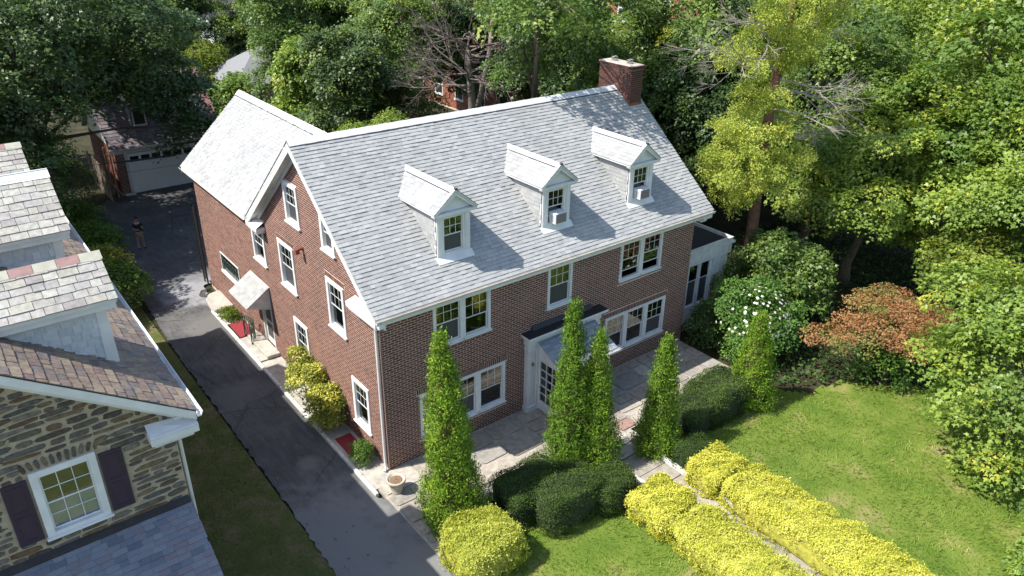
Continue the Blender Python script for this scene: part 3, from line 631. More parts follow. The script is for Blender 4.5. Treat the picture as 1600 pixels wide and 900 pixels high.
# dormers, with their window air conditioners
def dormer(xc):
    yf, ye = .58, .38; hw = .63; zb = 6+K*(yf+.43); zt = 8.34
    b = MB()
    for s in (-1, 1):
        a = xc+s*hw; p = [(a, yf, zb-.05), (a, yf, zt), (a, (zt-6)/K-.43, zt)]; b.prism(p, (-s*.03, 0, 0))
    dm = b.build('dormer', WHITE2, house)
    MC = frame((xc-hw-.002, 2.7, 6.7), (0, -1, 0), (0, 0, 1), (-1, 0, 0))
    lay(tabs(2.08, 1.62, .15, .18, .34, lambda u, s: 6.72+s > 6+K*(2.7-u+.43) and 2.7-u > yf+.1, int(xc*10)), MC, dm, 'cheek_shingle', SHINGLE_O, SHINGLE_F, th=.016, n_single=0)
    MFd = frame((xc-hw, yf, zb), (1, 0, 0), (0, 0, 1), (0, -1, 0)); H = zt-zb
    p = MB(MFd); p.box(0, .2, -.02, H, -.04, .04); p.box(2*hw-.2, 2*hw, -.02, H, -.04, .04); p.box(.2, 2*hw-.2, H-.13, H, -.04, .03); p.box(.2, 2*hw-.2, -.02, .12, -.04, .03)
    p.box(.03, .17, .1, H-.1, .042, .055); p.box(2*hw-.17, 2*hw-.03, .1, H-.1, .042, .055); p.build('face_board', WHITE, dm, bevel=.005)
    p = MB(); p.prism([(xc-hw-.06, yf-.03, zb+.08), (xc-hw-.06, yf-.22, zb-.115), (xc-hw-.06, yf+.05, zb-.02)], (2*hw+.12, 0, 0)); p.build('sill_flashing', WHITE, dm)
    ac = abs(xc-3.14) > 1
    window(dm, MFd @ Matrix.Translation((.2, .12, 0)), 2*hw-.4, H-.25, nested=True, cas=.07, sill=False, low_mat=SCREEN if not ac else GLASS, opened=.36 if ac else 0, proud=.02)
    p = MB(MFd); p.box(.1, 2*hw-.1, .0, H-.05, -.2, -.18); p.build('dark_backing', ROOM_DARK, dm)  # dark sheet behind the panes, stands in for the room's shade
    ez, rz, ow = 8.40, 9.08, .82
    yb = lambda z: (z-6)/K-.43+.06
    d = MB()
    for s in (-1, 1):
        d.prism([(xc+s*ow, ye, ez), (xc+s*.0005, ye, rz), (xc+s*.0005, yb(rz), rz), (xc+s*ow, yb(ez), ez)], (0, 0, -.06))
    d.build('dormer_roof', WHITE, dm)
    L = math.hypot(ow, rz-ez); c2, s2 = ow/L, (rz-ez)/L
    MA = frame((xc-ow-.015, yb(rz), ez+.002), (0, -1, 0), (c2, 0, s2), (-s2, 0, c2))
    lay(tabs(yb(rz)-ye+.02, L, .152, .2, .34, lambda u, s: yb(rz)-u < yb(ez+s*s2), int(xc*7)), MA, dm, 'dormer_shingle', SHINGLE_O, SHINGLE_F, th=.02, n_single=0)
    MA = frame((xc+ow+.015, ye-.02, ez+.002), (0, 1, 0), (-c2, 0, s2), (s2, 0, c2))
    lay(tabs(yb(rz)-ye+.02, L, .152, .2, .34, lambda u, s: ye+u < yb(ez+s*s2), int(xc*9)), MA, dm, 'dormer_shingle', SHINGLE_O, SHINGLE_F, th=.02, n_single=0)
    q = MB()
    for s in (-1, 1):
        q.add([(xc, ye-.02, rz+.045), (xc, yb(rz), rz+.045), (xc+s*.14, yb(rz), rz+.045-.14*.83), (xc+s*.14, ye-.02, rz+.045-.14*.83)], [(0, 1, 2, 3)])
    q.build('dormer_ridge_cap', RIDGECAP, dm)
    q = MB(); q.box(xc-.165, xc-.14, ye+.15, yb(rz)-.35, rz-.14, rz-.085); q.box(xc-.05, xc+.05, ye-.03, ye+.06, rz+.0, rz+.052); q.build('dormer_vent_gap', DARKLINE, dm)
    q = MB()                                   # pediment
    q.prism([(xc-.74, yf-.04, ez-.02), (xc+.74, yf-.04, ez-.02), (xc, yf-.04, rz-.1)], (0, .03, 0))
    q.box(xc-.80, xc+.80, ye+.02, yf-.005, ez-.12, ez-.03)
    for s in (-1, 1): q.prism([(xc+s*.8, ye+.01, ez-.06), (xc+s*.8, ye+.01, ez-.12+.02), (xc, ye+.01, rz-.2), (xc, ye+.01, rz-.07)], (0, .1, 0))
    q.build('pediment', WHITE, dm, bevel=.004)
    return zb
for i, xc in enumerate(DX):
    zb = dormer(xc)
    if i:
        t = thing('air_conditioner', 'white window air conditioner in the middle dormer' if i == 1 else 'white window air conditioner in the dormer nearest the chimney', 'air conditioner', (xc, .3, zb+.16), 'window air conditioners in the dormers')
        m = MB(); a = .26; m.box(xc-a, xc+a, .27, .66, zb+.17, zb+.55); c = m.build('case', AC_W, t, bevel=.012)
        m = MB()
        for j in range(9): m.box(xc-a+.03, xc+a-.03, .255, .268, zb+.20+j*.037, zb+.22+j*.037)
        m.box(xc-a+.02, xc+a-.02, .2685, .2698, zb+.19, zb+.53); m.build('grille', AC_G, t)
        m = MB()
        for j in range(5): m.box(xc-a-.004, xc-a-.0005, .34, .5, zb+.24+j*.05, zb+.26+j*.05)
        m.build('side_vent', AC_G, t)

# chimney
cx0, cx1, cy0, cy1, ct = 14.2, 14.88, 3.82, 5.72, 10.95
ch = MB()
MCf = frame((cx0, cy0, 8.2), (1, 0, 0), (0, 0, 1), (0, -1, 0)); MCl = frame((cx0, cy1, 8.2), (0, -1, 0), (0, 0, 1), (-1, 0, 0)); MCr = frame((cx1, cy0, 8.2), (0, 1, 0), (0, 0, 1), (1, 0, 0))
bricks(ch, MCf, 0, cx1-cx0, 0, ct-8.2, []); bricks(ch, MCl, 0, cy1-cy0, 0, ct-8.2, []); bricks(ch, MCr, 0, cy1-cy0, 0, ct-8.2, [])
cb = ch.build('chimney', BRICK_D, house)
m = MB(); m.box(cx0+.011, cx1-.011, cy0+.011, cy1-.011, 8.2, ct); m.build('chimney_mortar', plain('dark_mortar', (.2, .155, .13), .9, .2, 12, .3, 60), cb)
m = MB(); x = cx0-.04
for i in range(10): m.box(cx0-.05+i*.078, cx0-.05+i*.078+.066, cy0-.05, cy0+.06, ct, ct+.11, 0, random.random())
for i in range(24): m.box(cx0-.05, cx0+.06, cy0+.065+i*.08, cy0+.065+i*.08+.068, ct, ct+.11, 0, random.random())
m.build('corbel_course', BRICK_D, cb)
m = MB(); m.box(cx0-.03, cx1+.03, cy0+.0, cy1+.03, ct+.0, ct+.14); m.build('chimney_cap', CONC, cb, bevel=.02)
for yy in (4.3, 5.2):
    m = MB(); m.lathe((14.54, yy, ct+.12), [(.14, 0), (.14, .08), (.12, .08), (.12, .04)], 14); m.build('flue_pot', plain('flue_clay_%d' % int(yy*10), (.33, .27, .22), .8), cb)
    m = MB()
    for k in range(8): m.tube([(14.54+.13*math.cos(k*.785), yy+.13*math.sin(k*.785), ct+.2), (14.54+.13*math.cos(k*.785), yy+.13*math.sin(k*.785), ct+.3)], .008, 4)
    m.tube([(14.54+.13*math.cos(k*.785), yy+.13*math.sin(k*.785), ct+.3) for k in range(9)], .008, 4); m.build('spark_guard', TIN, cb)
m = MB(); zr = lambda y: 6+K*(y+.43) if y < 4.67 else 10.15-K*(y-4.67)
k = 6
for i in range(k):
    ya = cy0+(4.67-cy0)*i/k; yb_ = cy0+(4.67-cy0)*(i+1)/k; m.box(cx0-.018, cx0-.003, ya, yb_, zr(ya)-.05, zr(yb_)+.14)
for i in range(k):
    ya = 4.67+(cy1-4.67)*i/k; yb_ = 4.67+(cy1-4.67)*(i+1)/k; m.box(cx0-.018, cx0-.003, ya, yb_, zr(yb_)-.05, zr(ya)+.12)
m.box(cx0-.02, cx1+.02, cy0-.018, cy0-.003, zr(cy0)-.06, zr(cy0)+.13); m.build('flashing', COPPER, cb)

# entrance: pilasters, flat hood, glazed lean-to vestibule
ex0, ex1 = 5.70, 9.2; vx0_, vx1_ = 6.18, 8.72
ent = MB()
for a in (ex0, ex1-.36):
    ent.box(a, a+.36, -.24, -.003, .0, 2.86); ent.box(a-.04, a+.40, -.28, -.004, -.01, .22); ent.box(a-.03, a+.39, -.27, -.004, 2.62, 2.70); ent.box(a+.06, a+.30, -.255, -.241, .35, 2.5)
ent.box(ex0-.04, ex1+.04, -.28, -.003, 2.861, 3.12); ent.box(ex0-.10, ex1+.10, -.38, -.003, 3.121, 3.20); ent.box(ex0-.18, ex1+.18, -.50, -.003, 3.201, 3.29)
ent.box(ex0+.361, vx0_+.02, -.29, -.004, .0, 2.86); ent.box(vx1_-.02, ex1-.361, -.29, -.004, .0, 2.86)
entr = ent.build('entrance_surround', WHITE, house, bevel=.01)
m = MB(); m.box(ex0-.16, ex1+.16, -.48, -.003, 3.291, 3.325); m.build('hood_roof', BLACKROOF, entr)
m = MB(); m.prism([(ex0+.3, -.12, 3.33), (ex0+.3, -.005, 3.33), (ex0+.3, -.005, 3.50)], (ex1-ex0-.6, 0, 0)); m.build('hood_flashing', TAR, entr)
vx0, vx1, vy, vt, vb = 6.18, 8.72, -1.42, 2.88, 2.32
m = MB(); m.prism([(vx0-.12, -.285, vt+.05), (vx1+.12, -.285, vt+.05), (vx1+.12, vy-.16, vb), (vx0-.12, vy-.16, vb)], (0, 0, -.06)); vr = m.build('vestibule_roof', WHITE, house)
vl = math.hypot(-vy+.16-.285, vt+.05-vb); MV = frame((vx0-.14, vy-.18, vb+.004), (1, 0, 0), (0, (-vy+.16-.285)/vl, (vt+.05-vb)/vl), (0, -(vt+.05-vb)/vl, (-vy+.16-.285)/vl))
lay(tabs(vx1-vx0+.28, vl, .15, .2, .34, None, 9), MV, vr, 'shingle', VEST, th=.02)
m = MB(); gutter(m, (vx0-.1, vy-.18, vb-.01), (vx1+.25, vy-.18, vb-.01), (0, -1, 0)); m.build('gutter', WHITE, vr)
def panel(M, w, h, nx, ny, base, parent, nm):
    p = MB(M); st = .09
    p.box(0, st, 0, h, -.05, 0); p.box(w-st, w, 0, h, -.05, 0); p.box(st, w-st, h-st, h, -.05, 0); p.box(st, w-st, 0, base, -.05, 0)
    a, b_, c, d = st, w-st, base, h-st
    for i in range(1, nx): p.box(a+(b_-a)*i/nx-.017, a+(b_-a)*i/nx+.017, c, d, -.045, -.005)
    for j in range(1, ny):
        for i in range(nx): p.box(a+(b_-a)*i/nx+(.018 if i else 0), a+(b_-a)*(i+1)/nx-(.018 if i < nx-1 else 0), c+(d-c)*j/ny-.017, c+(d-c)*j/ny+.017, -.045, -.005)
    o = p.build(nm, WHITE, parent)
    for i in range(nx):
        for j in range(ny): pane(o, M, a+(b_-a)*i/nx+(.017 if i else 0), a+(b_-a)*(i+1)/nx-(.017 if i < nx-1 else 0), c+(d-c)*j/ny+(.017 if j else 0), c+(d-c)*(j+1)/ny-(.017 if j < ny-1 else 0), -.03, GLASS)
    return o
MVs = frame((vx0, -.285, .02), (0, -1, 0), (0, 0, 1), (-1, 0, 0)); vw = -vy-.285
sd = panel(MVs, vw, 2.2, 3, 5, .42, house, 'vestibule_side')
m = MB(); m.prism([(vx0, -.285, 2.23), (vx0, vy, 2.23), (vx0, vy, vb-.0), (vx0, -.285, vt-.02)], (.05, 0, 0)); m.build('side_infill', WHITE, sd)
m = MB(); m.tube([(vx0-.02, -.40, 1.05), (vx0-.06, -.40, 1.05), (vx0-.06, -.48, 1.05)], .014, 6); m.build('handle', TIN, sd)
MVf = frame((vx0+.001, vy, .02), (1, 0, 0), (0, 0, 1), (0, -1, 0))
fv = panel(MVf, vx1-vx0, 2.25, 6, 4, .5, house, 'vestibule_front')
MVr = frame((vx1, vy, .02), (0, 1, 0), (0, 0, 1), (1, 0, 0)); panel(MVr, vw, 2.2, 3, 5, .42, house, 'vestibule_side')
m = MB(); m.prism([(vx1, -.285, 2.23), (vx1, vy, 2.23), (vx1, vy, vb-.0), (vx1, -.285, vt-.02)], (-.05, 0, 0)); m.build('side_infill', WHITE, house)
m = MB(); m.box(6.9, 8.1, -.06, -.01, .05, 2.3); m.build('front_door', plain('door_green', (.02, .03, .025), .4), house)
m = MB(); m.lathe((5.88, -.30, 2.02), [(.05, 0), (.06, .05), (.02, .12)], 8); m.build('house_lamp', plain('brass', (.3, .25, .18), .35, metal=.8), house)
# lantern on the gable, high between the windows
m = MB(); m.box(-.03, -.003, 5.17, 5.33, 6.12, 6.30); m.box(-.24, -.03, 5.2, 5.3, 6.17, 6.25); m.box(-.30, -.16, 5.16, 5.34, 6.06, 6.24); m.build('wall_light', plain('rust_lamp', (.22, .06, .04), .6), house, bevel=.01)

# sunroom on the far side
sx0, sx1, sy0, sy1 = HW, 18.0, .5, 4.2
s_ = MB(); s_.box(sx0+.003, sx1, sy0+.02, sy1, 3.05, 3.62); sun = s_.build('sunroom', WHITE2, house)
m = MB(); m.box(sx0+.005, sx1-.08, sy0+.12, sy1-.08, 3.621, 3.66); m.build('sunroom_roof', BLACKROOF, sun)
m = MB(); MS = frame((sx0+.005, sy0+.02, 0), (1, 0, 0), (0, 0, 1), (0, -1, 0))
for i in range(15): a = i*.234; m.box(sx0+.006+a, sx0+.006+a+.222, sy0-.015, sy0+.018, 3.03, 3.74)
m.box(sx0+.006, sx1+.05, sy0-.05, sy0+.1, 3.741, 3.785); m.box(sx1-.05, sx1+.05, sy0+.1, sy1, 3.63, 3.785); m.build('parapet_boards', WHITE2, sun)
m = MB(); m.box(sx0+.005, sx1-.1, sy0+.1, sy0+.14, -.1, .9); m.box(sx1-1.15, sx1-.1, sy0+.06, sy0+.14, .9, 3.03); m.box(sx1-.14, sx1-.1, sy0+.15, sy1, -.1, 3.03)
for i in range(4): a = sx1-1.15+i*.26; m.box(a, a+.25, sy0+.035, sy0+.058, .9, 3.03)
m.build('sunroom_wall', WHITE2, sun)
for i in range(3):
    M_ = frame((sx0+.02+i*.77, sy0+.12, .9), (1, 0, 0), (0, 0, 1), (0, -1, 0)); window(sun, M_, .77, 2.12, nested=True, cas=.07, top=(1, 1), low_mat=SCREEN, sill=False, split=.62)
m = MB(); m.box(sx1+.02, sx1+.16, sy0-.08, sy0+.06, 3.5, 3.62); m.build('gutter_end', WHITE, sun)

# ------------------------------------------------------------------ the stone house next door
NE = (-6.30, 7.05); NK = .687; NR = -11.6                       # eave (x, z), pitch, ridge x
nz = lambda x: NE[1]+NK*(NE[0]-x)
ny0, ny1, nwx, nwy = -3.35, 14.6, -6.72, -3.05
nh = thing('stone_house', 'grey-brown schist stone house with slate roof and aubergine shutters beside the drive', 'house', (-10, 5, 0))
WN = (-9.52, -8.30, 5.08, 6.74)
MN = frame((-16.5, nwy, 0), (1, 0, 0), (0, 0, 1), (0, -1, 0)); un = lambda x: x+16.5
w_ = MB(); hole = (un(WN[0]), un(WN[1]), WN[2], WN[3])
wall_sheet(w_, MN, 0, un(nwx), -.2, 11, [hole], -.0, [(0, -.2), (un(nwx), -.2), (un(nwx), nz(nwx)-.15), (un(NR), nz(NR)-.15), (0, nz(NR)-.15-NK*4.9)])
w_.add([(nwx, nwy, -.2), (nwx, ny1-.3, -.2), (nwx, ny1-.3, nz(nwx)-.1), (nwx, nwy, nz(nwx)-.1)], [(0, 1, 2, 3)])
w_.add([(-16.5, ny1-.3, -.2), (nwx, ny1-.3, -.2), (nwx, ny1-.3, nz(nwx)-.15), (NR, ny1-.3, nz(NR)-.15), (-16.5, ny1-.3, nz(NR)-.15-NK*4.9)], [(0, 1, 2, 3, 4)])
w_.add([(-16.5, nwy, -.2), (-16.5, ny1-.3, -.2), (-16.5, ny1-.3, 7.3), (-16.5, nwy, 7.3)], [(0, 1, 2, 3)])
w_.build('wall', STONE_M, nh)
m = MB(); m.box(-10.2, -7.6, nwy+.6, nwy+.65, 4.5, 7.3); m.box(-10.2, -7.6, nwy+.03, nwy+.6, 4.5, 4.55); m.box(-10.25, -10.2, nwy+.03, nwy+.65, 4.5, 7.3); m.box(-7.6, -7.55, nwy+.03, nwy+.65, 4.5, 7.3); m.build('dark_room_box', ROOM_DARK, nh)  # shallow dark box, its colour stands in for an unlit room
sheet('unseen_neighbour_lawn', edge([(-60, -60), (-3.6, -60), (-3.6, -7), (-60, -7)], .1, 2), -.13, M_STRIP)  # unseen yard, added so the stone house panes reflect green
sheet('unseen_verge', edge([(-.8, -60), (60, -60), (60, -21.9), (-.8, -21.9)], .1, 2), -.13, M_LAWN)  # unseen ground, added for reflections in the brick house windows
# stones: a few irregular shapes, each stone an object
rr = random.Random(21); st_mesh = []
for k in range(10):
    n = 12; top = []; bot = []
    for i in range(n):
        a = 2*math.pi*i/n; r = 1.1+rr.uniform(-.16, .12); q = .55 if k % 2 else .75
        cx = math.copysign(abs(math.cos(a))**q, math.cos(a))*.5*r; cy = math.copysign(abs(math.sin(a))**q, math.sin(a))*.5*r
        bot.append((cx, cy, 0)); top.append((cx*.9, cy*.86, 1+rr.uniform(-.3, .2)))
    m = MB(); m.add(bot+top+[(0, 0, 1.1)], [(i, (i+1) % n, n+(i+1) % n, n+i) for i in range(n)] + [(n+i, n+(i+1) % n, 2*n) for i in range(n)]); st_mesh.append(unit_mesh('stone', m, STONE))
def stone(u, v, w, h, rot, d=.022): place('stone', rr.choice(st_mesh), MN @ Matrix.Translation((u, v, -.004)) @ Matrix.Rotation(rot, 4, 'Z') @ Matrix.Diagonal((w, h, d*rr.uniform(.7, 1.4), 1)), nh)
v = 4.55; cnt = 0; rad = [(un((WN[0]+WN[1])/2), WN[3])]
while v < 9.9:
    h = rr.uniform(.07, .14); u = un(-10.75)+rr.uniform(0, .4)
    while u < un(nwx)-.12:
        w = rr.uniform(.18, .72) if rr.random() < .8 else rr.uniform(.6, .8)
        if u+w > un(nwx)-.03: w = un(nwx)-.03-u
        vv = v+rr.uniform(-.02, .02)
        for w in (w, w*.6, .17, .11):
            x = u+w/2-16.5
            ok = w > .08 and x > -9.75-(8.76-vv)*.25 and vv+h < nz(x-w/2)-.36 and vv+h < nz(x+w/2)-.36
            if WN[0]-.53 < x+w/2 and x-w/2 < WN[1]+.52 and WN[2]-.0 < vv+h/2 < WN[3]-.08: ok = False
            if WN[0]-.06 < x+w/2 and x-w/2 < WN[1]+.06 and WN[2]-.12 < vv+h/2 < WN[3]+.30: ok = False
            if ok: break
        if ok and cnt < 288: stone(u+w/2, vv+h/2, w, h, rr.uniform(-.06, .06)); cnt += 1
        u += w+rr.uniform(.025, .08)
    v += h+rr.uniform(.028, .05)
for i in range(11):                              # the flat arch over the window
    f = (i-5)/5; u = un((WN[0]+WN[1])/2)+f*.62; stone(u+f*.05, WN[3]+.15, .075, .24, -f*.32, .03)
Mn = MN @ Matrix.Translation((hole[0], hole[2], 0))
window(nh, Mn, WN[1]-WN[0], WN[3]-WN[2], cas=.15, top=(3, 2), low=(3, 2), low_mat=GLASSB, up_mat=GLASS, curtain=.47, proud=.05)
for a in (WN[0]-.50, WN[1]+.04):
    m = MB(); zs0, zs1 = WN[2]+.02, WN[3]-.10; m.box(a, a+.45, nwy-.05, nwy-.012, zs0, zs1)
    sh = m.build('shutter', SHUTTER, nh, bevel=.006)
    m = MB()
    for z0, z1 in ((zs0+.09, zs0+.72), (zs0+.82, zs1-.08)):
        m.box(a+.07, a+.38, nwy-.058, nwy-.051, z0, z0+.03); m.box(a+.07, a+.38, nwy-.058, nwy-.051, z1-.03, z1); m.box(a+.07, a+.10, nwy-.058, nwy-.051, z0+.03, z1-.03); m.box(a+.35, a+.38, nwy-.058, nwy-.051, z0+.03, z1-.03)
    m.build('shutter_panel', SHUTTER, sh)
# roof deck and slates
m = MB(); m.prism([(NE[0], ny0, NE[1]), (NE[0], ny1, NE[1]), (NR, ny1, nz(NR)), (NR, ny0, nz(NR))], (0, 0, -.10)); m.prism([(NR-.001, ny0, nz(NR)), (NR-.001, ny1, nz(NR)), (NR-5.3, ny1, NE[1]), (NR-5.3, ny0, NE[1])], (0, 0, -.10))
nroof = m.build('roof', plain('slate_underlay', (.09, .075, .065), .9), nh)
nl = math.hypot(1, NK); cn, sn_ = 1/nl, NK/nl
MNR = frame((NE[0]+.03, ny0-.03, NE[1]+.005), (0, 1, 0), (-cn, 0, sn_), (sn_, 0, cn))
DORM = [(-.72, 1.05, 9.38, 10.05), (4.64, 1.74, 9.38, 10.48), (9.63, 1.05, 9.38, 10.05)]  # y centre, half width, eave z, ridge z
DFX = -7.25
def ndkeep(u, s):
    y = ny0+u; x = NE[0]-s*cn
    if x < -10.6: return False
    for yc, hw, ez, rz in DORM:
        if abs(y-yc) < hw-.3 and x < DFX-.1: return False
    return True
L_ = (NE[0]-NR)*nl
kn = lambda t: (Vector((NE[0]-t[2]*cn, ny0+t[0], NE[1]+t[2]*sn_))-CP).length
lay(tabs(ny1-ny0+.06, 5.6, .215, .2, .36, ndkeep, 31, .06), MNR, nroof, 'slate', SLATE2, SLATE2_F if 'SLATE2_F' in globals() else varied('brown_slate_field', SL2_C, 'attr', .7, .35, 9, .35, 40, .2), th=.028, gap=.012, n_single=295, key=kn, jit=.012)
# rake, cornice return, gutter, downspout
m = MB(); m.prism([(NE[0]+.02, ny0-.02, NE[1]-.02), (NR, ny0-.02, nz(NR)-.02), (NR, ny0-.02, nz(NR)-.22), (NE[0]+.02, ny0-.02, NE[1]-.22)], (0, .05, 0))
m.prism([(NE[0]-.1, ny0+.031, NE[1]-.12), (NR, ny0+.031, nz(NR)-.17), (NR, ny0+.031, nz(NR)-.24), (NE[0]-.1, ny0+.031, NE[1]-.19)], (0, .26, 0))
m.prism([(NE[0]-.25, nwy-.06, NE[1]+.0), (NR, nwy-.06, nz(NR)-.2), (NR, nwy-.06, nz(NR)-.42), (NE[0]-.25, nwy-.06, NE[1]-.24)], (0, .05, 0)); m.build('rake_board', WHITE, nh)
m = MB(); a, b_ = -7.28, NE[0]+.02
m.box(a, b_, ny0-.06, nwy-.01, 6.55, 6.72); m.prism([(a, ny0-.06, 6.722), (b_, ny0-.06, 6.722), (b_, nwy-.01, 6.80), (a, nwy-.01, 6.92)], (0, 0, .03)); m.box(a+.08, b_-.1, ny0+.06, nwy-.011, 6.42, 6.55); m.build('cornice_return', WHITE, nh, bevel=.01)
m = MB(); gutter(m, (NE[0]+.025, ny0-.1, NE[1]-.0), (NE[0]+.025, ny1, NE[1]-.0), (1, 0, 0)); m.build('gutter', WHITE, nh)
m = MB(); m.box(NE[0]-.4, NE[0]+.02, ny0+.2, ny1-.1, NE[1]-.2, NE[1]-.13); m.build('eave', WHITE, nh)
m = MB(); m.tube([(NE[0]+.06, nwy+.25, 6.9), (-6.64, nwy+.12, 6.55), (-6.64, nwy+.12, 0)], .045, 8); m.build('downspout', WHITE, nh)
# dormers with shingled cheeks and slate roofs
for di, (yc, hw, ez, rz) in enumerate(DORM):
    dwid = hw-.25; zt = ez-.1
    m = MB()
    for s in (-1, 1):
        a = yc+s*dwid; m.prism([(DFX, a, nz(DFX)-.05), (DFX, a, zt), (NE[0]-(zt-NE[1])/NK, a, zt)], (0, -s*.03, 0))
    m.prism([(DFX, yc-dwid, nz(DFX)-.05), (DFX, yc+dwid, nz(DFX)-.05), (DFX, yc+dwid, zt), (DFX, yc, rz-.1), (DFX, yc-dwid, zt)], (-.03, 0, 0))
    dm = m.build('dormer', WHITE2, nh)
    x_b = NE[0]-(zt-NE[1])/NK
    MCk = frame((x_b, yc-dwid-.002, nz(DFX)), (1, 0, 0), (0, 0, 1), (0, -1, 0))
    lay(tabs(DFX-x_b-.2, zt-nz(DFX), .2, .17, .32, lambda u, s: nz(DFX)+s+.08 > nz(x_b+u), 40+di, .02), MCk, dm, 'cheek_shingle', CHEEK, th=.016, gap=.008)
    m = MB(); m.prism([(DFX-.22, yc-dwid-.03, nz(DFX-.22)-.02), (DFX+.03, yc-dwid-.03, nz(DFX+.03)-.06), (DFX-.0, yc-dwid-.03, zt), (DFX-.2, yc-dwid-.03, zt)], (0, .028, 0)); m.build('corner_board', WHITE, dm)
    m = MB(); m.prism([(x_b-.1, yc-dwid-.045, nz(x_b-.1)-.02), (DFX, yc-dwid-.045, nz(DFX)-.0), (DFX, yc-dwid-.045, nz(DFX)+.05), (x_b-.1, yc-dwid-.045, nz(x_b-.1)+.05)], (0, .03, 0)); m.build('cheek_flashing', METAL_W, dm)
    fx = DFX+.22; xb = lambda z: NE[0]-(z-NE[1])/NK-.1
    m = MB()
    for s in (-1, 1): m.prism([(fx, yc+s*hw, ez), (fx, yc+s*.0005, rz), (xb(rz), yc+s*.0005, rz), (xb(ez), yc+s*hw, ez)], (0, 0, -.09))
    m.build('dormer_roof', WHITE, dm)
    m = MB(); m.box(xb(ez), fx-.02, yc-hw+.06, yc-dwid-.035, ez-.24, ez-.10); m.build('dormer_eave', WHITE, dm)
    L2 = math.hypot(hw, rz-ez); c2, s2 = hw/L2, (rz-ez)/L2; wd = fx-xb(rz)
    lst = tabs(wd+.03, L2-.05, .205 if di != 1 else .235, .2, .44, lambda u, s: xb(rz)+u > max(xb(ez+s*s2), -10.9), 50+di, .05)
    lay(lst, frame((xb(rz), yc-hw-.03, ez+.004), (1, 0, 0), (0, c2, s2), (0, -s2, c2)), dm, 'slate', SLATE, th=.03, gap=.012, jit=.012)
    lst = tabs(wd+.03, L2-.05, .22, .3, .5, None, 60+di, .05)
    lay(lst, frame((fx+.03, yc+hw+.03, ez+.004), (-1, 0, 0), (0, -c2, s2), (0, s2, c2)), dm, 'rear_slate', SLATE, varied('slate_field%d' % di, SL_C, 'attr', .75, .3, 9, .35, 40), th=.03, gap=.012, n_single=0)
    if di == 1:
        m = MB()
        for s in (-1, 1): m.add([(fx+.05, yc, rz+.06), (xb(rz), yc, rz+.06), (xb(rz), yc+s*.26, rz+.06-.26*s2/c2), (fx+.05, yc+s*.26, rz+.06-.26*s2/c2)], [(0, 1, 2, 3)])
        m.box(xb(rz), fx+.05, yc-.02, yc+.02, rz+.04, rz+.075); m.build('ridge_metal', METAL_W, dm)
    else:
        x = fx+.05; i = 0
        while x > -10.8:
            wv = .44; m = MB()
            m.prism([(x-wv+.01, yc-.2, rz+.035-.2*s2/c2), (x-wv+.01, yc, rz+.035), (x-wv+.01, yc, rz+.06), (x-wv+.01, yc-.2, rz+.06-.2*s2/c2)], (wv-.01, 0, 0))
            m.prism([(x-wv+.01, yc+.2, rz+.035-.2*s2/c2), (x-wv+.01, yc+.001, rz+.035), (x-wv+.01, yc+.001, rz+.06), (x-wv+.01, yc+.2, rz+.06-.2*s2/c2)], (wv-.01, 0, 0))
            m.build('ridge_slate', GRN_S if i % 2 == 0 else RED_S, dm); x -= wv; i += 1
# front porch roof with blue-grey shingles
pz0, pz1, py1 = 4.69, 2.9, -5.9
m = MB(); m.prism([(-13, nwy, pz0), (nwx-.02, nwy, pz0), (nwx-.02, py1, pz1), (-13, py1, pz1)], (0, 0, -.1)); m.box(-13, nwx-.04, py1+.02, py1+.1, -.1, pz1-.1); pr = m.build('porch_roof', WHITE2, nh)
pl = math.hypot(nwy-py1, pz0-pz1); cp, sp = (nwy-py1)/pl, (pz0-pz1)/pl
lst = [t for t in tabs(13+nwx+.02, pl, .135, .19, .33, lambda u, s: u > 2.0, 71)]
kp = lambda t: (Vector((-13+t[0], py1+t[2]*cp, pz1+t[2]*sp))-Vector((-8.5, -3.9, 4.1))).length
lay(lst, frame((-13, py1-.02, pz1+.004), (1, 0, 0), (0, cp, sp), (0, -sp, cp)), pr, 'porch_shingle', PORCH, varied('blue_grey_field', [(.13, .15, .185), (.18, .20, .245), (.23, .25, .29), (.20, .18, .21)], 'attr', .9, .25, 50, .4, 90), th=.022, n_single=295, key=kp)
m = MB(); m.prism([(-13, nwy-.01, pz0+.0), (nwx-.02, nwy-.01, pz0+.0), (nwx-.02, nwy-.16, pz0-.07), (-13, nwy-.16, pz0-.07)], (0, 0, .05)); m.build('wall_flashing', TAR, pr)

# ------------------------------------------------------------------ garage at the end of the drive
gar = thing('garage', 'small garage with slate roof and wide white door at the end of the drive', 'garage', (3, 36, 0))
gy, gx0, gx1, gd = 33.4, -.15, 6.3, 7.0
m = MB(); MG = frame((gx0, gy, 0), (1, 0, 0), (0, 0, 1), (0, -1, 0)); MGl = frame((gx0, gy+gd, 0), (0, -1, 0), (0, 0, 1), (-1, 0, 0))
hg = [(.62, 5.6, -.2, 2.55)]
bricks(m, MG, 0, gx1-gx0, 0, 2.6, hg); bricks(m, MGl, 0, gd, 0, 2.9, []); m.build('garage_bricks', BRICK, gar, kind='stuff')
m = MB(); wall_sheet(m, MG, 0, gx1-gx0, -.1, 2.6, hg, -.011); wall_sheet(m, MGl, 0, gd, -.1, 3.0, [], -.011); m.poly([(gx1, gy, 0), (gx1, gy+gd, 0), (gx1, gy+gd, 3), (gx1, gy, 3)]); m.build('wall', MORTAR, gar)
m = MB(); m.box(gx0-.05, gx1+.05, gy-.06, gy-.002, 2.6, 3.0); m.box(gx0+.52, gx0+.70, gy-.06, gy+.05, -.06, 2.6); m.box(gx0+5.5, gx0+5.68, gy-.06, gy+.05, -.06, 2.6); m.box(gx0+.1, gx0+.7, gy-.25, gy-.06, -.12, .06); m.build('door_surround', WHITE2, gar)
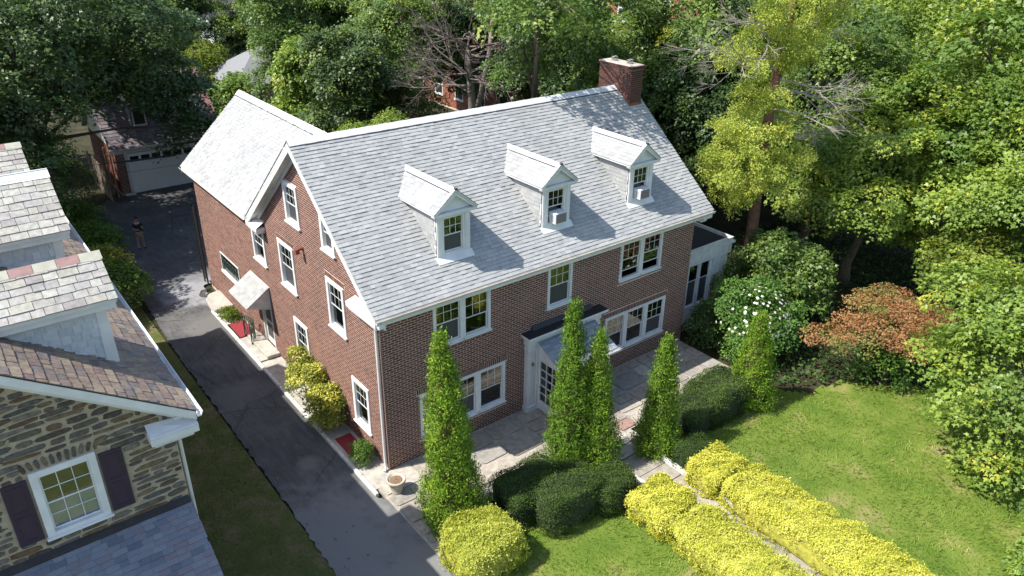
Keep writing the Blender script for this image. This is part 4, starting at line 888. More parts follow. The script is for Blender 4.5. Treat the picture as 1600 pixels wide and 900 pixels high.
gdr = MB()
for i in range(4): gdr.box(gx0+.70, gx0+5.5, gy+.06+.004*(i % 2), gy+.1, -.05+.64*i, -.05+.64*i+.635)
gdo = gdr.build('garage_door', GDOOR, gar)
for i in range(7):
    a = gx0+.85+i*.66; m = MB(); m.box(a, a+.5, gy+.045, gy+.058, 1.98, 2.32); m.build('pane', plain('dark_pane%d' % i, (.012, .013, .016), .1, .05, 3, 0), gdo)
grz, gry = 6.6, gy+3.6; gez, gey = 2.98, gy-.35
m = MB(); m.prism([(gx0-.3, gey, gez), (gx1+.3, gey, gez), (gx1+.3, gry, grz), (gx0-.3, gry, grz)], (0, 0, -.1)); m.prism([(gx0-.3, gry+.001, grz), (gx1+.3, gry+.001, grz), (gx1+.3, gy+gd+.35, gez), (gx0-.3, gy+gd+.35, gez)], (0, 0, -.1))
m.prism([(gx1+.02, gy, 2.9), (gx1+.02, gy+gd, 2.9), (gx1+.02, gry, grz-.2)], (-.03, 0, 0)); m.prism([(gx0-.02, gy, 2.9), (gx0-.02, gy+gd, 2.9), (gx0-.02, gry, grz-.2)], (.03, 0, 0)); gr = m.build('roof', WHITE2, gar)
gl = math.hypot(gry-gey, grz-gez); MGr = frame((gx0-.32, gey-.02, gez+.004), (1, 0, 0), (0, (gry-gey)/gl, (grz-gez)/gl), (0, -(grz-gez)/gl, (gry-gey)/gl))
lay(tabs(gx1-gx0+.64, gl, .24, .25, .5, None, 81, .05), MGr, gr, 'slate', SLATE3, SLATE3, th=.03, gap=.012, n_single=0)
m = MB(); m.box(gx0-.3, gx1+.3, gey-.06, gey+.0, gez-.14, gez+.0); m.build('gutter', WHITE2, gar)
m = MB(); m.box(gx1+.1, gx1+.36, gey, gey+.02, gez, gez+.1); x = 0
for i in range(20):
    f0, f1 = i/20, (i+1)/20; q = lambda f: (gey+(gry-gey)*f, gez+(grz-gez)*f+.05)
    m.prism([(gx1-.2, *q(f0)), (gx1-.2, *q(f1)), (gx1+.36, *q(f1)), (gx1+.36, *q(f0))], (0, 0, .02))
m.build('verge_slates', varied('verge', [(.5, .47, .45), (.3, .16, .15), (.6, .58, .55)], 'attr'), gar)
m = MB(); ddx = 1.35; m.box(ddx, ddx+1.0, gy+.75, gy+2.6, 3.6, 5.3); gdm = m.build('dormer', plain('grey_cheek', (.2, .21, .22), .7), gar)
window(gdm, frame((ddx+.1, gy+.749, 4.05), (1, 0, 0), (0, 0, 1), (0, -1, 0)), .8, 1.15, nested=True, cas=.09, top=(1, 1), low_mat=SCREEN, proud=.05)
m = MB(); m.box(ddx+.12, ddx+.88, gy+.70, gy+.745, 4.08, 5.15); m.build('dark_backing', ROOM_DARK, gdm)  # dark panel on the solid dormer, painted-in darkness behind the glass
m = MB(); m.prism([(ddx-.15, gy+.55, 5.25), (ddx+.5, gy+.55, 5.8), (ddx+1.15, gy+.55, 5.25)], (0, 2.4, 0)); m.build('dormer_roof', plain('dark_slate', (.12, .11, .12), .8), gdm)
# old board fence left of the garage
fen = thing('board_fence', 'old weathered board fence running back beside the garage', 'fence', (-.9, 36, 0))
for i in range(26):
    m = MB(); yy = 32.4+i*.22; m.box(-.95+random.uniform(-.02, .02), -.92, yy, yy+.2, -.12, 1.9+random.uniform(-.12, .08)); m.build('board', WOODF, fen)
m = MB(); m.box(-.92, -.86, 32.4, 38.1, .4, .5); m.box(-.92, -.86, 32.4, 38.1, 1.5, 1.6); m.build('rail', WOODF, fen)
m = MB(); m.box(-.5, -.42, 33.1, 33.18, -.1, 3.4); m.box(-.62, -.5, 34.0, 34.08, -.1, 3.0); m.build('post', plain('peeling_post', (.36, .2, .14), .8, .4), fen)
# lattice fence behind the wing
lf = thing('lattice_fence', 'low brown lattice fence between the garage and the pale outbuilding', 'fence', (12, 40, 0))
m = MB()
for i in range(26):
    a = 7.6+i*.3; m.prism([(a, 40, .6), (a+.05, 40, .6), (a+.85, 40, 1.6), (a+.8, 40, 1.6)], (0, .02, 0)); m.prism([(a+.8, 40.022, .6), (a+.85, 40.022, .6), (a+.05, 40.022, 1.6), (a, 40.022, 1.6)], (0, .02, 0))
m.build('lattice', WOODF, lf)
for i in range(5): m = MB(); m.box(7.5+i*2, 7.6+i*2, 39.96, 40.08, -.15, 1.8); m.build('post', WOODF, lf)
for i in range(26): m = MB(); m.box(7.6+i*.32, 7.6+i*.32+.3, 40.06, 40.09, -.12, .58); m.build('board', WOODF, lf)
# pale outbuilding and far pale house
ob = thing('outbuilding', 'pale stone outbuilding with grey hipped roof beyond the lattice fence', 'outbuilding', (16, 52, 0))
ox0, ox1, oy0, oy1 = 13.4, 20.5, 49.0, 56.0
m = MB(); m.box(ox0, ox1, oy0, oy1, -.2, 2.5); ow_ = m.build('wall', plain('pale_stone', (.47, .41, .32), .9, .25, 5, .5, 20), ob)
for j in range(9):
    for i in range(14):
        m = MB(); a = ox0+.03+i*.5+(j % 2)*.2; z = .02+j*.27
        if a+.46 > ox1: continue
        if 2.9 < a-ox0+.46 and a-ox0 < 4.8: continue
        m.box(a, a+.46, oy0-.015, oy0-.002, z, z+.24); m.build('stone', varied('pale_ashlar', [(.42, .36, .28), (.52, .46, .37), (.47, .4, .3)], 'obj') if not bpy.data.materials.get('pale_ashlar') else bpy.data.materials['pale_ashlar'], ow_)
m = MB(); m.box(ox0+3.0, ox0+4.8, oy0-.05, oy0-.001, -.1, 2.2); od = m.build('door', WHITE, ob)
for i in range(3):
    for j in range(4): m = MB(); m.box(ox0+3.1+i*.57, ox0+3.1+i*.57+.45, oy0-.06, oy0-.051, .15+j*.5, .15+j*.5+.4); m.build('panel', plain('door_panel', (.5, .52, .53), .5) if not bpy.data.materials.get('door_panel') else bpy.data.materials['door_panel'], od)
m = MB(); e_ = .45; cxm, cym = (ox0+ox1)/2, (oy0+oy1)/2
m.add([(ox0-e_, oy0-e_, 2.5), (ox1+e_, oy0-e_, 2.5), (ox1+e_, oy1+e_, 2.5), (ox0-e_, oy1+e_, 2.5), (cxm-.3, cym, 5.0), (cxm+.3, cym, 5.0)], [(0, 1, 5, 4), (1, 2, 5), (2, 3, 4, 5), (3, 0, 4), (3, 2, 1, 0)]); m.build('roof', plain('grey_roof', (.2, .205, .21), .9, .1, 10, .3, 30), ob)
m = MB(); m.box(ox0-e_-.02, ox1+e_, oy0-e_-.04, oy0-e_, 2.42, 2.54); m.build('fascia', WHITE, ob)
fh = thing('far_house', 'distant pale house half hidden by trees at the top edge', 'house', (25, 79, 0))
m = MB(); m.box(20, 30, 74, 84, -.2, 5.0); fw = m.build('wall', plain('pale_siding', (.5, .52, .5), .8), fh)
m = MB(); m.prism([(19.6, 73.5, 5.0), (19.6, 84.5, 5.0), (19.6, 79, 8.4)], (10.8, 0, 0)); m.build('roof', plain('dark_roof', (.09, .09, .1), .9), fh)
for i in range(4): m = MB(); m.box(20.6+i*2.4, 21.7+i*2.4, 73.93, 73.99, 2.2, 3.9); m.build('window', plain('far_pane%d' % i, (.03, .035, .04), .2), fh)
# brick apartment block behind the trees
ap = thing('apartment_block', 'red brick apartment block with white-framed windows behind the trees', 'building', (36, 30, 0))
ax0, ax1, ay0, ay1, ah = 30, 48, 13, 48, 15
MA_ = frame((ax0, ay1, 0), (0, -1, 0), (0, 0, 1), (-1, 0, 0)); MB_ = frame((ax0, ay0, 0), (1, 0, 0), (0, 0, 1), (0, -1, 0))
hl = [(1.2+i*3.3, 2.5+i*3.3, .9+j*3, 2.6+j*3) for i in range(10) for j in range(5)]; hb = [(1.2+i*3.3, 2.5+i*3.3, .9+j*3, 2.6+j*3) for i in range(5) for j in range(5)]
m = MB(); bricks(m, MA_, 0, ay1-ay0, 0, ah, hl, ch=.2, bl=.6, jn=.025); bricks(m, MB_, 0, ax1-ax0, 0, ah, hb, ch=.2, bl=.6, jn=.025)
m.build('brick_face', varied('orange_brick', [(.24, .085, .055), (.30, .11, .07), (.34, .13, .085), (.27, .095, .06)], 'attr', .85, .3, 8, .3, 30), ap, kind='stuff')
m = MB(); wall_sheet(m, MA_, 0, ay1-ay0, -.2, ah, hl, -.015); wall_sheet(m, MB_, 0, ax1-ax0, -.2, ah, hb, -.015); m.box(ax0, ax1, ay0, ay1, ah, ah+.3); m.build('wall', MORTAR, ap)
APF = plain('apartment_pane', (.02, .024, .03), .15)
for M_, hs in ((MA_, hl), (MB_, hb)):
    for h in hs:
        if h[3] > 12: continue
        m = MB(M_); w, q = h[1]-h[0], .09
        m.box(h[0], h[0]+q, h[2], h[3], -.1, .02); m.box(h[1]-q, h[1], h[2], h[3], -.1, .02); m.box(h[0]+q, h[1]-q, h[3]-q, h[3], -.1, .02); m.box(h[0]-.08, h[1]+.08, h[2]-.1, h[2]+.06, -.1, .08); m.box(h[0]+q, h[1]-q, (h[2]+h[3])/2-.04, (h[2]+h[3])/2+.04, -.1, 0)
        wn = m.build('window', WHITE, ap); pane(wn, M_, h[0]+q, h[1]-q, h[2]+.06, h[3]-q, -.07, APF)

# ------------------------------------------------------------------ small things around the house
pot = thing('planter_pot', 'pale stone flower pot of bare soil at the front corner downspout', 'pot', (-.34, -1.05, 0))
m = MB(); m.lathe((-.34, -1.05, 0), [(.17, 0), (.19, .03), (.18, .06), (.25, .40), (.31, .44), (.315, .52), (.28, .53), (.26, .47)], 24); m.build('vessel', POTM, pot, smooth=True)
m = MB(); m.lathe((-.34, -1.05, .44), [(.255, 0), (.2, .035), (.08, .045)], 18); m.build('soil', SOIL, pot)
def mat_thing(label, pts, z):
    m = MB(); m.prism([(x, y, z) for x, y in pts], (0, 0, .015)); o = m.build('door_mat', REDMAT); tag(o, label, 'mat', 'red mats beside the drive')
mat_thing('red mat on the strip beside the side door steps', [(-.78, 11.45), (-.12, 11.45), (-.12, 12.85), (-.78, 12.85)], .0)
mat_thing('red mat between the variegated bushes and the small round shrub', [(-.72, 1.5), (-.12, 1.5), (-.12, 2.6), (-.72, 2.6)], -.015)
rl = thing('lattice_railing', 'curved green metal lattice railing beside the side door', 'railing', (-.35, 10.9, .1))
m = MB(); P = [(-.62+.32*math.cos(a), 11.0+.45*math.sin(a)) for a in np.linspace(-1.5, 1.4, 12)]
for i in range(len(P)-1):
    (xa, ya), (xb_, yb_) = P[i], P[i+1]
    m.tube([(xa, ya, .05), (xb_, yb_, 1.0)], .012, 4); m.tube([(xb_, yb_, .05), (xa, ya, 1.0)], .012, 4)
m.build('lattice', GREENM, rl)
m = MB(); m.tube([(*p, 1.0) for p in P], .025, 6); m.tube([(*p, .05) for p in P], .02, 6); m.build('rail', GREENM, rl)
for p in (P[0], P[5], P[-1]): m = MB(); m.tube([(*p, -.02), (*p, 1.02)], .025, 6); m.build('post', GREENM, rl)
bs = thing('black_structure', 'narrow black frame standing against the rear corner of the brick wing', 'frame', (-.3, 17.9, 0))
m = MB(); m.box(-.16, -.10, 17.46, 17.52, -.06, 4.1); m.build('post', BLACK, bs); m = MB(); m.box(-.16, -.10, 17.95, 18.0, -.06, 4.1); m.build('post', BLACK, bs)
m = MB(); m.box(-.14, -.11, 17.52, 17.95, .2, 3.9); m.build('panel', BLACK, bs); m = MB(); m.tube([(-.13, 17.9, 4.05), (-.42, 18.1, 4.3)], .03, 6); m.build('bracket', BLACK, bs)
ho = MB(); ho.tube([(-.55+.35*math.cos(a*.5)*(1-.01*a), 16.5+.3*math.sin(a*.5), -.03+.004*a) for a in range(40)] + [(-.2, 16.6, .1), (-.02, 16.9, .3)], .016, 6)
tag(ho.build('garden_hose', BLACK), 'black garden hose coiled on the pale patch by the wing', 'hose')
# overhead cables with splice sleeves crossing in front of the garage
def cable(label, pts, r=.012):
    t = thing('overhead_cable', label, 'cable', pts[0], 'overhead cables')
    P_ = []
    for i in range(25):
        f = i/24; a, b_ = Vector(pts[0]), Vector(pts[1]); p = a.lerp(b_, f); p.z -= pts[2]*4*f*(1-f); P_.append(p)
    m = MB(); m.tube(P_, r, 5); m.build('wire', BLACK, t); return t, P_
t, P_ = cable('upper black cable with a short sleeve in front of the garage door', ((-14, 21, 7.2), (13, 31, 3.4), .5), .010)
m = MB(); m.tube(P_[14:17], .05, 8); m.build('splice_sleeve', BLACK, t)
t, P_ = cable('black cable with a long drooping sleeve in front of the garage door', ((-14, 21, 6.9), (13, 31, 2.9), .7), .012)
m = MB(); m.tube(P_[11:15], .055, 8); m.build('splice_sleeve', BLACK, t)
cable('lowest thin black cable in front of the garage door', ((-14, 21, 6.4), (13, 31, 2.6), .9), .008)
cable('thin cable crossing before the outbuilding', ((2, 44, 7.0), (30, 46, 5.2), .3), .014)

# ------------------------------------------------------------------ the person in the drive
def skin(name, verts, edges, mat, parent, sub=2, root=0):
    me = bpy.data.meshes.new(name); me.from_pydata([v[:3] for v in verts], edges, []); o = bpy.data.objects.new(name, me); me.materials.append(mat)
    COL.objects.link(o); o.parent = parent
    o.modifiers.new('skin', 'SKIN')
    for i, v in enumerate(verts):
        r = v[3]; me.skin_vertices[0].data[i].radius = (r if not isinstance(r, tuple) else r[0], r if not isinstance(r, tuple) else r[1])
        me.skin_vertices[0].data[i].use_root = (i == root)
    o.modifiers['skin'].use_smooth_shade = True
    if sub: s = o.modifiers.new('sub', 'SUBSURF'); s.levels = sub; s.render_levels = sub
    return o
SKINM = plain('skin', (.42, .24, .17), .6, .05, 8, .05); SHIRT = plain('dark_shirt', (.018, .02, .028), .9, .2, 20); SHORT = plain('khaki_shorts', (.36, .29, .21), .9, .1, 20); SHOE = plain('dark_shoes', (.015, .015, .017), .6)
PX, PY, PZ = -1.5, 24.05, -.06
pr_ = thing('person', 'person in dark shirt, cap and khaki shorts holding a controller in the drive', 'person', (PX, PY, PZ)); pr_.rotation_euler.z = R(12)
bv = [(0, 0, .93, (.15, .11)), (0, 0, 1.12, (.14, .10)), (0, -.01, 1.34, (.17, .11)), (0, 0, 1.47, (.10, .08)), (0, 0, 1.54, .055), (0, -.02, 1.60, (.066, .08)), (0, -.025, 1.69, (.078, .095)), (0, -.02, 1.77, (.06, .075)),
      (.17, 0, 1.42, .06), (.24, .0, 1.17, .048), (.11, -.24, 1.16, .034), (-.17, 0, 1.42, .06), (-.24, .0, 1.17, .048), (-.11, -.24, 1.16, .034),
      (.10, 0, .86, .095), (.13, -.02, .50, .06), (.14, .02, .12, .04), (.15, -.12, .04, .04), (-.10, 0, .86, .095), (-.11, .02, .50, .06), (-.12, .06, .12, .04), (-.13, -.08, .04, .04), (0, -.115, 1.66, .016)]
be = [(0, 1), (1, 2), (2, 3), (3, 4), (4, 5), (5, 6), (6, 7), (3, 8), (8, 9), (9, 10), (3, 11), (11, 12), (12, 13), (0, 14), (14, 15), (15, 16), (16, 17), (0, 18), (18, 19), (19, 20), (20, 21), (6, 22)]
n = len(bv)
for s, w in ((1, 10), (-1, 13)):               # fingers and thumb of each hand, curled round the controller
    x, y, z, _ = bv[w]
    for k in range(4):
        i = len(bv); bv += [(x-s*.02, y-.045, z+.03-.02*k, .011), (x-s*.035, y-.08, z+.03-.02*k, .009), (x-s*.06, y-.085, z+.03-.02*k, .008)]; be += [(w, i), (i, i+1), (i+1, i+2)]
    i = len(bv); bv += [(x-s*.03, y-.02, z+.05, .012), (x-s*.05, y-.05, z+.055, .010)]; be += [(w, i), (i, i+1)]
body = skin('body', bv, be, SKINM, pr_, 1)
skin('shirt', [(0, 0, .90, (.175, .135)), (0, 0, 1.12, (.165, .125)), (0, -.01, 1.34, (.19, .13)), (0, 0, 1.46, (.12, .10)), (.18, 0, 1.42, .085), (.235, 0, 1.24, .075), (-.18, 0, 1.42, .085), (-.235, 0, 1.24, .075)], [(0, 1), (1, 2), (2, 3), (3, 4), (4, 5), (3, 6), (6, 7)], SHIRT, pr_, 1)
skin('shorts', [(0, 0, .93, (.17, .13)), (.10, 0, .82, .115), (.13, -.02, .50, .10), (-.10, 0, .82, .115), (-.115, .02, .50, .10)], [(0, 1), (1, 2), (0, 3), (3, 4)], SHORT, pr_, 1)
for s, y in ((.145, -.05), (-.125, -.01)): skin('shoe', [(s, y+.09, .05, .05), (s, y, .045, .05), (s, y-.1, .035, .045)], [(0, 1), (1, 2)], SHOE, pr_, 1)
skin('cap', [(0, .02, 1.74, (.09, .10)), (0, -.02, 1.80, (.075, .085)), (0, -.14, 1.745, (.06, .012))], [(0, 1), (0, 2)], SHIRT, pr_, 1)
rc = MB(); ca, sa = math.cos(R(12)), math.sin(R(12)); Mrc = Matrix.Translation((PX, PY, PZ)) @ Matrix.Rotation(R(12), 4, 'Z')
rc.M = Mrc; rc.box(-.08, .08, -.36, -.27, 1.14, 1.18); rc.box(-.07, .07, -.40, -.385, 1.17, 1.27); rc.tube([(-.05, -.37, 1.17), (-.05, -.39, 1.23)], .006, 5); rc.tube([(.05, -.37, 1.17), (.05, -.39, 1.23)], .006, 5)
tag(rc.build('remote_controller', BLACK, None, bevel=.006), 'small black remote controller held at the chest by the person', 'controller')

# ------------------------------------------------------------------ plants
LEAF_M = np.array([(0, 0, 0), (-.30, .12, .02), (-.52, .42, -.04), (-.20, .50, .02), (0, 1, -.10), (.20, .50, .02), (.52, .42, -.04), (.30, .12, .02)])
LEAF_T = np.array([(0, 0, 0), (-.48, .38, -.03), (-.17, .52, .03), (0, 1, -.1), (.17, .52, .03), (.48, .38, -.03)])
LEAF_O = np.array([(0, 0, 0), (-.28, .35, .03), (-.2, .75, .0), (0, 1, -.06), (.2, .75, 0), (.28, .35, .03)])
LEAF_N = np.array([(0, 0, 0), (.17, .5, .02), (0, 1, -.03), (-.17, .5, .02)])
LEAF_D = np.array([(0, 0, 0), (-.36, .45, .02), (0, 1, -.06), (.36, .45, .02)])
def norm(a): return a/np.maximum(1e-9, np.linalg.norm(a, axis=1, keepdims=True))
def leaf_mesh(name, C, N, A, size, tint, shape, mat, extra=None):
    """leaves at C, facing N, pointing along A"""
    N = norm(N); B = norm(np.cross(A, N)); A = np.cross(N, B); k = len(shape); n = len(C); s = size[:, None, None]
    V = C[:, None, :] + s*(B[:, None, :]*shape[None, :, 0:1] + A[:, None, :]*shape[None, :, 1:2] + N[:, None, :]*shape[None, :, 2:3])
    V = V.reshape(-1, 3); T = np.repeat(tint, k); ls = np.arange(n)*k; lt = np.full(n, k); li = np.arange(n*k)
    if extra is not None:
        ev, ef, et = extra; b0 = len(V); V = np.vstack([V, ev]); T = np.concatenate([T, et]); q = ef.shape[1]
        ls = np.concatenate([ls, n*k+np.arange(len(ef))*q]); lt = np.concatenate([lt, np.full(len(ef), q)]); li = np.concatenate([li, (ef+b0).ravel()])
    me = bpy.data.meshes.new(name); me.vertices.add(len(V)); me.vertices.foreach_set('co', V.astype(np.float32).ravel())
    me.loops.add(len(li)); me.loops.foreach_set('vertex_index', li.astype(np.int32))
    me.polygons.add(len(ls)); me.polygons.foreach_set('loop_start', ls.astype(np.int32)); me.polygons.foreach_set('loop_total', lt.astype(np.int32))
    me.update(calc_edges=True); at = me.attributes.new('tint', 'FLOAT', 'POINT'); at.data.foreach_set('value', np.clip(T, 0, 1).astype(np.float32))
    me.materials.append(mat); return me
def sph(n): return norm(RNG.normal(size=(n, 3)))
def crown(name, lobes, clumps, per, leaf, mat, rc=(.45, .85), flat=.35, up=.8, noise=.45, shape=LEAF_M, inner=.25, tint_sd=.16, droop=.25, lower=-.5):
    """lobes: (cx, cy, cz, rx, ry, rz). Sprays of leaves on and inside the lobes."""
    L = np.array(lobes, float); area = (L[:, 3]*L[:, 4]+L[:, 3]*L[:, 5]+L[:, 4]*L[:, 5]); pick = RNG.choice(len(L), clumps, p=area/area.sum())
    d = sph(clumps); bad = d[:, 2] < lower; d[bad, 2] *= -1
    rad = np.where(RNG.random(clumps) < inner, RNG.uniform(.3, .75, clumps), RNG.uniform(.80, 1.06, clumps))
    C = L[pick, :3]+d*L[pick, 3:6]*rad[:, None]; out = norm(d/L[pick, 3:6])
    r = RNG.uniform(rc[0], rc[1], clumps); nn = norm(out*.6+np.array([0, 0, up])+RNG.normal(size=(clumps, 3))*.28)
    ct = np.clip(.5+RNG.normal(size=clumps)*tint_sd, .05, .95)
    i = np.repeat(np.arange(clumps), per); n = len(i)
    a = norm(np.cross(nn, sph(clumps))); b = np.cross(nn, a)
    ang = RNG.uniform(0, 6.283, n); q = np.sqrt(RNG.random(n)); rr_ = q*r[i]
    dirv = a[i]*np.cos(ang)[:, None]+b[i]*np.sin(ang)[:, None]
    P = C[i]+dirv*rr_[:, None]+nn[i]*((RNG.normal(size=n)*flat*r[i]*.5)-droop*q*q*r[i])[:, None]
    nv = nn[i]+RNG.normal(size=(n, 3))*noise; A = dirv+RNG.normal(size=(n, 3))*.4-np.array([0, 0, .25])
    return leaf_mesh(name, P, nv, A, leaf*RNG.uniform(.6, 1.25, n), ct[i]+RNG.normal(size=n)*.08, shape, mat)
def limbs(mb, base, top, r, lobes, rr, n=6, r1=.25):
    base, top = Vector(base), Vector(top); P = []; k = 6
    for i in range(k+1):
        f = i/k; p = base.lerp(top, f); P.append(p+Vector((rr.uniform(-1, 1), rr.uniform(-1, 1), 0))*r*(.5 if 0 < i < k else 0))
    mb.tube(P, [r*(1.35 if i == 0 else 1-.75*(i/k)) for i in range(k+1)], 9)
    for j in range(n):
        l = lobes[j % len(lobes)]; s = P[3+j % 3]; e = Vector(l[:3])+Vector((rr.uniform(-.6, .6)*l[3], rr.uniform(-.6, .6)*l[4], rr.uniform(-.2, .6)*l[5])); md = s.lerp(e, .5)+Vector((rr.uniform(-.3, .3), rr.uniform(-.3, .3), .35))
        mb.tube([s, md, e], [r*.4, r*.2, r*.06], 6)
        for q in range(2):
            e2 = md+(e-md)*.8+Vector((rr.uniform(-1, 1), rr.uniform(-1, 1), rr.uniform(-.2, .8)))*l[3]*.4; mb.tube([md, e2], [r*.2, r*.05], 5)
def G(*s): return [(p, c) for p, c in s]
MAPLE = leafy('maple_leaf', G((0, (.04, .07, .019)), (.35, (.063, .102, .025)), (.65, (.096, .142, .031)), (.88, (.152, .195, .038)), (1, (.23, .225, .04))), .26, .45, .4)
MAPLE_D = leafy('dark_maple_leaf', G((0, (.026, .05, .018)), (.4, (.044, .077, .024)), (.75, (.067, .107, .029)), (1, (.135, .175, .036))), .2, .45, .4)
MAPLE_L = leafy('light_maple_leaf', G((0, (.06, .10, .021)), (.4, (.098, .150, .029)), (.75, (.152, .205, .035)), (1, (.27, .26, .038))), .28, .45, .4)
YELL = leafy('yellowing_leaf', G((0, (.08, .125, .02)), (.5, (.16, .21, .03)), (1, (.30, .29, .04))), .3)
JMAP = leafy('bronze_maple_leaf', G((0, (.2, .08, .045)), (.3, (.33, .145, .07)), (.58, (.40, .20, .09)), (.72, (.30, .21, .075)), (1, (.16, .19, .05))), .28)
CONI = leafy('conifer_spray', G((0, (.06, .085, .018)), (.5, (.12, .145, .028)), (1, (.20, .205, .045))), .25)
ARBO = leafy('arborvitae_spray', G((0, (.06, .055, .016)), (.16, (.048, .09, .011)), (.5, (.092, .16, .014)), (1, (.165, .235, .022))), .22)
YEW = leafy('yew_needle', G((0, (.016, .030, .008)), (.5, (.034, .056, .012)), (1, (.075, .105, .02))), .12, .65, .2)
GOLD = leafy('golden_spray', G((0, (.20, .25, .03)), (.3, (.40, .41, .055)), (.6, (.53, .52, .085)), (.85, (.62, .59, .14)), (1, (.69, .65, .24))), .2)
VARI = leafy('variegated_leaf', G((0, (.06, .09, .02)), (.4, (.15, .17, .03)), (.7, (.33, .31, .05)), (1, (.5, .46, .12))), .25)
BUSH = leafy('shrub_leaf', G((0, (.03, .065, .016)), (.5, (.06, .115, .022)), (1, (.14, .19, .03))), .25)
ROSE = leafy('rose_of_sharon_leaf', G((0, (.035, .08, .02)), (.5, (.07, .14, .03)), (1, (.15, .23, .05))), .28)
PINK = leafy('pink_blossom', G((0, (.22, .07, .13)), (1, (.45, .2, .3))), .2)
PETAL = leafy('white_petal', G((0, (.7, .7, .62)), (1, (.85, .85, .8))), .15)
GRASS = leafy('grass_blade', G((0, (.10, .16, .02)), (.5, (.155, .235, .03)), (.8, (.235, .295, .055)), (1, (.40, .38, .15))), .25)
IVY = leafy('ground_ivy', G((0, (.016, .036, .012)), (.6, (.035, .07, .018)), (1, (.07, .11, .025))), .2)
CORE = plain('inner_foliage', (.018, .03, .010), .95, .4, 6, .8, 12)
CORE_G = plain('inner_golden', (.32, .31, .045), .95, .4, 6, .8, 12)

def put(name, me, loc, parent, rot=0, sc=(1, 1, 1)):
    o = bpy.data.objects.new(name, me); _link(o, loc, parent); o.rotation_euler.z = rot; o.scale = sc; return o
def tree(name, label, base, lobes, crown_args, mat, trunk=BARK, r=.22, top=None, group=None, n=7, cat='tree'):
    """lobes relative to the base"""
    t = thing(name, label, cat, base, group); rr = random.Random(int(abs(base[0]*31+base[1]*17)))
    L = [(l[0]+base[0], l[1]+base[1], l[2]+base[2], *l[3:]) for l in lobes]; mb = MB()
    tp = top or (base[0], base[1], base[2]+max(l[2] for l in lobes)); limbs(mb, base, tp, r, L, rr, n); mb.build('trunk', trunk, t, smooth=True)
    put('crown', crown('crown', lobes, mat=mat, **crown_args), base, t)
    return t
def lobes_for(R_, H, z0, k, seed, sq=.75):
    rr = random.Random(seed); out = [(0, 0, (z0+H)/2, R_*.62, R_*.62, (H-z0)/2*.8)]
    for i in range(k):
        a = 6.283*i/k+rr.uniform(-.4, .4); z = z0+(H-z0)*rr.uniform(.15, .85); f = 1-abs((z-z0)/(H-z0)-.42)*.9
        d = R_*rr.uniform(.5, .72)*f; q = R_*rr.uniform(.26, .48); out.append((d*math.cos(a), d*math.sin(a), z, q, q, q*sq))
    return out
# four maple crowns shared by the trees of the backdrop
PROTO = []
for i, mt in enumerate((MAPLE, MAPLE_D, MAPLE_L, MAPLE)):
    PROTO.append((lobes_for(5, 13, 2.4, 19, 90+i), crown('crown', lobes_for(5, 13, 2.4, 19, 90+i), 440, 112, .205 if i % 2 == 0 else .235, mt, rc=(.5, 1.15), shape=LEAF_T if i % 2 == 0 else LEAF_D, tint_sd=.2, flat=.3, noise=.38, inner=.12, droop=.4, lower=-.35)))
def btree(label, x, y, k, s, sz=1, rot=0, group='maples of the backdrop', name='maple_tree', r=.24):
    t = thing(name, label, 'tree', (x, y, -.16), group); lob, me = PROTO[k]; rr = random.Random(int(x*7+y*3)); mb = MB()
    c, n_ = math.cos(rot), math.sin(rot); L = [(x+s*(l[0]*c-l[1]*n_), y+s*(l[0]*n_+l[1]*c), sz*s*l[2], l[3]*s, l[4]*s, l[5]*s*sz) for l in lob]
    limbs(mb, (x, y, -.3), (x+rr.uniform(-.5, .5), y+rr.uniform(-.5, .5), 10*s*sz), r, L, rr, 9); mb.build('trunk', BARK, t, smooth=True)
    put('crown', me, (x, y, -.16), t, rot, (s, s, s*sz)); return t
def bare(mb, p, d, L, r, depth, rr, spread=.55, up=.1):
    q = p+d*L*.5+Vector((rr.uniform(-1, 1), rr.uniform(-1, 1), rr.uniform(-1, 1)))*L*.06; e = p+d*L; mb.tube([p, q, e], [r, r*.8, r*.6], 5 if depth > 1 else 3, cap=False)
    if depth == 0: return
    for i in range(rr.choice((2, 3, 3)) if depth > 1 else 4):
        nd = (d+Vector((rr.uniform(-1, 1), rr.uniform(-1, 1), rr.uniform(-1, 1)+up))*spread).normalized()
        bare(mb, p.lerp(e, rr.uniform(.45, 1)), nd, L*rr.uniform(.55, .8), r*.55, depth-1, rr, spread, up)

# --- left and rear of the drive
tree('maple_tree', 'big dark maple overhanging the drive behind the stone house', (-3.9, 29.6, -.1), [(-3.5, -.5, 8.3, 3.2, 3.2, 2.2), (0, 0, 9.6, 4.2, 4.0, 2.9), (3.2, 1, 9.0, 3.6, 3.4, 2.6), (6.2, 1.4, 7.3, 3.0, 2.8, 2.1), (8.0, 1.6, 6.0, 2.0, 2.0, 1.6), (-2, -2, 11, 3.2, 3, 2), (3, -1, 12, 3.5, 3.2, 2.2), (6.5, 0, 10, 2.6, 2.6, 2.0), (-5.8, 1, 10, 2.6, 2.6, 2.4), (7.2, -1.4, 4.8, 1.2, 1.2, .9), (2.2, 5.2, 8.8, 2.8, 2.4, 1.7), (5.0, 6.2, 8.2, 2.6, 2.4, 1.6), (4.5, 1, 7.3, 2.2, 1.8, 1.2), (7.0, 1.0, 6.6, 2.0, 1.8, 1.3), (2.2, 1.5, 7.4, 1.8, 1.6, 1.1), (8.1, .7, 4.7, 1.9, 1.6, 1.4), (6.5, .6, 3.5, .8, .8, .7), (-1, -3, 7.0, 3.0, 2.4, 1.6), (-5, -2, 7.5, 2.4, 2.4, 1.8)],
     dict(clumps=760, per=80, leaf=.23, rc=(.5, 1.15), lower=-.35, shape=LEAF_T, flat=.3, noise=.38, inner=.15, droop=.4), MAPLE_D, r=.30, top=(-4.6, 29.9, 10), n=10)
